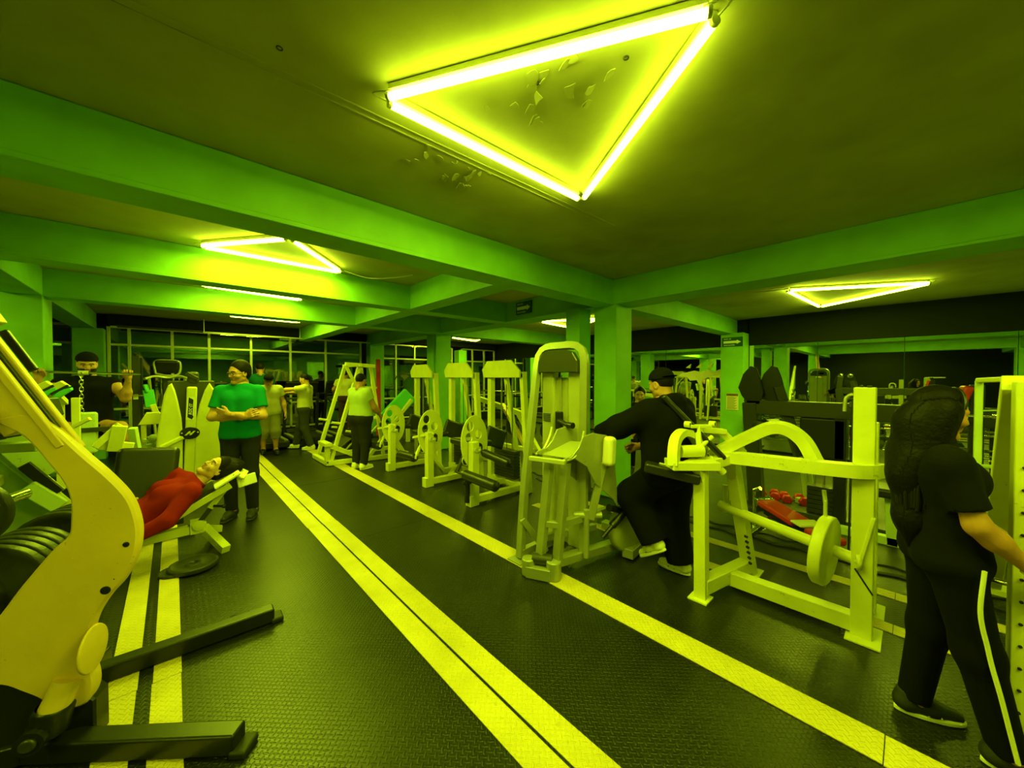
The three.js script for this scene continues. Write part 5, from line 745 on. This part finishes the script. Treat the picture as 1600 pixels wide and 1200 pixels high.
// ---------- right side, beyond the column ----------
{
  const t = thing('multi_gym', 'black multi gym with a long cross beam, in front of the mirror', 'gym machine', [5.25, 0, 0.6]);
  mesh('main_post', [bar([5.25, 0.0, 1.26], [5.2, 1.3, 1.33], 0.16, 0.15, 0.012), bar([5.2, 1.3, 1.33], [5.2, 1.62, 1.3], 0.13, 0.12, 0.012)], M.gunmetal, t);
  const ear = [[-0.06, 0], [0.06, 0], [0.1, 0.14], [0.06, 0.32], [0.02, 0.44], [-0.04, 0.46], [-0.12, 0.36], [-0.17, 0.2], [-0.13, 0.1]];
  for (const [x, d] of [[5.16, 1.28], [5.22, 1.08]]) { const b = mesh('pulley_bracket', place(slab(shape(ear), 0.03, 0.006), [x, 1.28, d], [0, 0, -1], [0, 1, 0]), M.black, t); mesh('pulley', turned([x + 0.03, 1.64, d + 0.03], [x + 1, 1.64, d + 0.03], [[0.01, 0], [0.06, 0], [0.05, 0.012], [0.06, 0.024], [0.01, 0.024]], 18), M.chrome, b); }
  mesh('slanted_leg', bar([5.2, 1.5, 1.06], [5.3, 0.7, 0.86], 0.12, 0.1, 0.01), M.gunmetal, t);
  mesh('cross_beam', bar([5.2, 1.245, 1.38], [5.2, 1.25, -0.6], 0.14, 0.17, 0.01), M.gunmetal, t);
  mesh('second_post', bar([5.2, 0, 0.5], [5.2, 1.2, 0.5], 0.12, 0.1, 0.01), M.black, t);
  mesh('stack_cover', box(5.14, 5.4, 0.72, 1.16, 0.45, 0.84, 0.02), M.black, t);
  for (const d of [0.56, 0.64, 0.72]) mesh('guide_rod', rod([5.3, 0.1, d], [5.3, 0.75, d], 0.012), M.chrome, t);
  for (let k = 0; k < 6; k++) mesh('stack_weight', box(5.22, 5.38, 0.1 + k * 0.05, 0.145 + k * 0.05, 0.5, 0.78, 0.004), M.iron, t);
  mesh('seat', aim(pad(0.32, 0.09, 0.36, 0.03), W(5.0, 0.52, 0.3), W(5.0, 0.52, -0.05)), M.vinyl, t);
  mesh('seat_post', [bar([5.0, 0, 0.1], [5.0, 0.48, 0.12], 0.08), bar([5.0, 0.05, 0.5], [5.0, 0.05, -0.2], 0.08)], M.pale, t);
  mesh('roll_pad', [roller([5.05, 1.02, 1.22], [5.4, 1.02, 1.1], 0.085)], M.vinyl, t);
  mesh('base_rail', [bar([5.25, 0.05, 1.5], [5.2, 0.05, -0.6], 0.12, 0.08), bar([4.9, 0.05, 1.26], [5.6, 0.05, 1.26], 0.1, 0.08)], M.gunmetal, t);
  const pl = mesh('strap_pulley', pipe([[4.4, 1.3, 0.4], [4.4, 1.42, 0.39], [4.4, 1.45, 0.34], [4.4, 1.42, 0.29], [4.4, 1.34, 0.28]], 0.014, 24, 7), M.frame, t);
  mesh('strap', bar([4.4, 1.42, 0.345], [4.42, 0.06, 0.36], 0.06, 0.012, 0.003), M.rubber, pl);
  mesh('pulley_arm', bar([4.4, 1.36, 0.345], [5.2, 1.26, 0.345], 0.05), M.gunmetal, t);
}
{
  const t = thing('bench_press', 'dark upright with a red pad and a bar, behind the face of the dark-haired woman', 'bench', [4.75, 0, -0.3]);
  mesh('red_pad', padBar([4.72, 1.28, -0.24], [4.74, 1.53, -0.31], 0.1, 0.06, 0.02), M.red, t);
  mesh('upright', bar([4.8, 0, -0.36], [4.78, 1.54, -0.36], 0.08), M.black, t);
  mesh('bar', [rod([4.6, 1.3, -0.2], [4.6, 1.31, -0.9], 0.012), rod([4.6, 1.31, -0.42], [4.6, 1.31, -0.48], 0.026)], M.chrome, t);
  mesh('base', box(4.66, 5.08, 0, 0.06, -0.42, -0.3), M.black, t);
}
{
  const t = thing('low_bench', 'low red bench with a pale towel strip across it', 'bench', [4.35, 0, 0.7]);
  mesh('pad', padBar([4.5, 0.31, 1.0], [4.2, 0.27, 0.66], 0.2, 0.06, 0.02), M.red, t);
  mesh('pad', padBar([4.12, 0.26, 0.56], [3.98, 0.24, 0.4], 0.2, 0.06, 0.02), M.red, t);
  mesh('end_plate', padBar([4.54, 0.315, 1.05], [4.5, 0.315, 1.0], 0.19, 0.06, 0.01), M.chrome, t);
  mesh('rail', bar([4.5, 0.22, 1.0], [3.98, 0.17, 0.4], 0.06), M.black, t);
  mesh('leg', [bar([4.42, 0.2, 0.92], [4.22, 0.02, 1.08], 0.045), bar([4.05, 0.18, 0.48], [4.0, 0, 0.46], 0.045)], M.chrome, t);
  mesh('roller_post', [rod([4.55, 0.0, 1.12], [4.55, 0.4, 1.12], 0.016), rod([4.55, 0.4, 1.12], [4.52, 0.44, 1.06], 0.02), turned([4.55, 0, 1.12], [4.55, 1, 1.12], [[0, 0], [0.11, 0], [0.1, 0.015], [0, 0.02]], 18)], M.chrome, t);
}
tag(mesh('towel', padBar([4.2, 0.298, 0.66], [4.12, 0.29, 0.57], 0.22, 0.02, 0.008), M.towel), 'pale towel strip lying across the low red bench', 'towel');
function dumbbell(name, at, turn, r, len, m, label, group) {
  const t = thing(name, label, 'dumbbell', at, turn, group, true);
  mesh('handle', rod([-len / 2, 0, 0], [len / 2, 0, 0], 0.014), M.chrome, t);
  for (const e of [-1, 1]) mesh('head', turned([e * len * 0.28, 0, 0], [e * 9, 0, 0], [[0, 0], [r * 0.8, 0], [r, r * 0.25], [r, r * 0.95], [r * 0.8, r * 1.2], [0, r * 1.2]], 6), m, t);
  return t;
}
{
  const d0 = dumbbell('dumbbell', [5.85, 0.052, 1.36], 20, 0.06, 0.16, M.red, 'red dumbbell on the floor, farthest from the pale post', 'red dumbbells on the floor');
  [[5.82, 1.2, 'red dumbbell on the floor, second from the far end of the row'], [5.8, 1.08, 'red dumbbell on the floor, third from the far end of the row'], [5.84, 0.92, 'red dumbbell on the floor, second from the pale post'], [5.92, 0.8, 'red dumbbell on the floor, nearest the pale post']].forEach(([x, d, l], i) => copy(d0, [x, 0.052, d], l, 14 + i * 7));
}
{
  const t = thing('post_rack', 'small pale post rack on the floor beside the red dumbbells', 'rack', [6.0, 0, 0.85]);
  mesh('post', [bar([6.0, 0.03, 0.9], [6.0, 0.6, 0.96], 0.05), bar([6.05, 0.03, 0.82], [6.0, 0.6, 0.9], 0.04)], M.pale, t);
  mesh('foot', bar([5.8, 0.04, 0.95], [6.4, 0.04, 0.72], 0.08, 0.07), M.pale, t);
}
// dumbbell rack along the mirror
{
  const t = thing('dumbbell_rack', 'black two-shelf dumbbell rack standing along the wall mirror', 'rack', [8.8, 0, 0.8]);
  for (const d of [-0.9, 0.7, 2.3]) mesh('side_frame', [bar([8.95, 0, d], [8.8, 0.9, d], 0.06), box(8.6, 9.1, 0, 0.06, d - 0.03, d + 0.03)], M.black, t);
  for (const [x, y] of [[8.78, 0.75], [8.86, 0.38]]) mesh('shelf', [bar([x - 0.09, y, -0.95], [x - 0.09, y, 2.35], 0.05, 0.03), bar([x + 0.09, y + 0.04, -0.95], [x + 0.09, y + 0.04, 2.35], 0.05, 0.03)], M.chrome, t);
  let d0; const wd = ['first', 'second', 'third', 'fourth', 'fifth', 'sixth', 'seventh', 'eighth', 'ninth', 'tenth'];
  [[8.78, 0.835, 'upper'], [8.86, 0.465, 'lower']].forEach(([x, y, n]) => wd.forEach((w, i) => { const at = [x, y, 2.15 - i * 0.3], l = `dark dumbbell on the ${n} shelf of the mirror rack, ${w} from the column`; if (!d0) d0 = dumbbell('dumbbell', at, 0.001, 0.062, 0.24, M.iron, l, 'dumbbells on the mirror rack'); else copy(d0, at, l); }));
}
// plate loaded press with a long pale beam, behind the leg extensions
{
  const t = thing('incline_press', 'plate loaded press with a long pale beam, behind the leg extensions', 'gym machine', [5.7, 0, 6.3]);
  mesh('beam', bar([5.6, 1.12, 7.5], [5.6, 0.76, 5.5], 0.1, 0.11), M.white, t);
  mesh('post', [bar([5.6, 0, 7.4], [5.6, 1.1, 7.4], 0.09), bar([5.6, 0, 5.2], [5.6, 0.85, 5.9], 0.09), bar([5.6, 0.05, 7.5], [5.6, 0.05, 5.1], 0.09)], M.white, t);
  for (const d of [7.3, 6.7, 6.2]) mesh('horn', turned([5.55, 1.1 - (7.5 - d) * 0.16, d], [5.3, 1.1 - (7.5 - d) * 0.16, d], [[0, 0], [0.05, 0], [0.05, 0.02], [0.026, 0.025], [0.026, 0.12], [0, 0.12]], 14), M.chrome, t);
  mesh('seat', padBar([5.3, 0.48, 6.1], [5.3, 0.5, 6.5], 0.3, 0.09, 0.03), M.vinyl, t);
  mesh('diagonal', bar([5.5, 1.0, 6.3], [5.45, 0.05, 5.4], 0.09, 0.07), M.cream, t);
}
{
  const t = thing('barbell_rack', 'black rack with chrome bars behind the leg extensions', 'rack', [6.8, 0, 7.0]);
  for (const d of [5.6, 8.2]) mesh('side_frame', [bar([6.8, 0, d], [6.8, 1.5, d], 0.07), box(6.5, 7.1, 0, 0.07, d - 0.04, d + 0.04)], M.black, t);
  mesh('rung', [bar([6.8, 1.1, 5.6], [6.8, 1.1, 8.2], 0.05), bar([6.8, 0.6, 5.6], [6.8, 0.6, 8.2], 0.05)], M.black, t);
  const bl = thing('barbell', 'upper of two chrome barbells on the black rack', 'barbell', [6.72, 1.22, 6.9], 0, 'barbells on the black rack');
  mesh('bar', rod([6.72, 1.22, 5.3], [6.72, 1.22, 8.5], 0.014), M.chrome, bl); mesh('sleeve', [rod([6.72, 1.22, 5.3], [6.72, 1.22, 5.6], 0.025), rod([6.72, 1.22, 8.2], [6.72, 1.22, 8.5], 0.025)], M.chrome, bl);
  copy(bl, [6.72, 0.72, 6.9], 'lower of two chrome barbells on the black rack');
}
['first', 'second', 'third'].forEach((n, k) => weightPlate([6.6, 0.31, 5.9 + k * 0.62], [1, 0, 0.1], 0.22, 0.045, `black weight plate leaning on the barbell rack, ${n} from the near end`, 'plates at the barbell rack'));
// pulldown near the far column and a dark smith frame, seen between the leg extensions
{
  const t = thing('pulldown', 'dark pulldown tower with a bent chrome bar beyond the second column', 'weight machine', [4.9, 0, 8.6]);
  mesh('tower', [box(4.86, 4.94, 0, 2.0, 8.2, 8.28), box(4.86, 4.94, 0, 2.0, 8.8, 8.88), box(4.84, 4.96, 1.95, 2.05, 8.15, 8.92), bar([4.9, 2.0, 8.5], [4.2, 2.0, 8.5], 0.08)], M.black, t);
  mesh('lat_bar', pipe([[4.25, 1.55, 7.9], [4.25, 1.68, 8.1], [4.25, 1.7, 8.5], [4.25, 1.68, 8.9], [4.25, 1.55, 9.1]], 0.014, 30, 7), M.chrome, t);
  mesh('cable', rod([4.25, 1.7, 8.5], [4.25, 2.0, 8.5], 0.005), M.black, t);
  for (let k = 0; k < 12; k++) mesh('stack_weight', box(4.82, 4.98, 0.12 + k * 0.045, 0.16 + k * 0.045, 8.3, 8.78, 0.004), M.iron, t);
  mesh('seat', padBar([4.3, 0.5, 8.3], [4.3, 0.5, 8.7], 0.35, 0.09, 0.03), M.vinyl, t);
  mesh('seat_post', bar([4.3, 0, 8.5], [4.3, 0.46, 8.5], 0.08), M.white, t);
}
renderer.render(scene, camera);
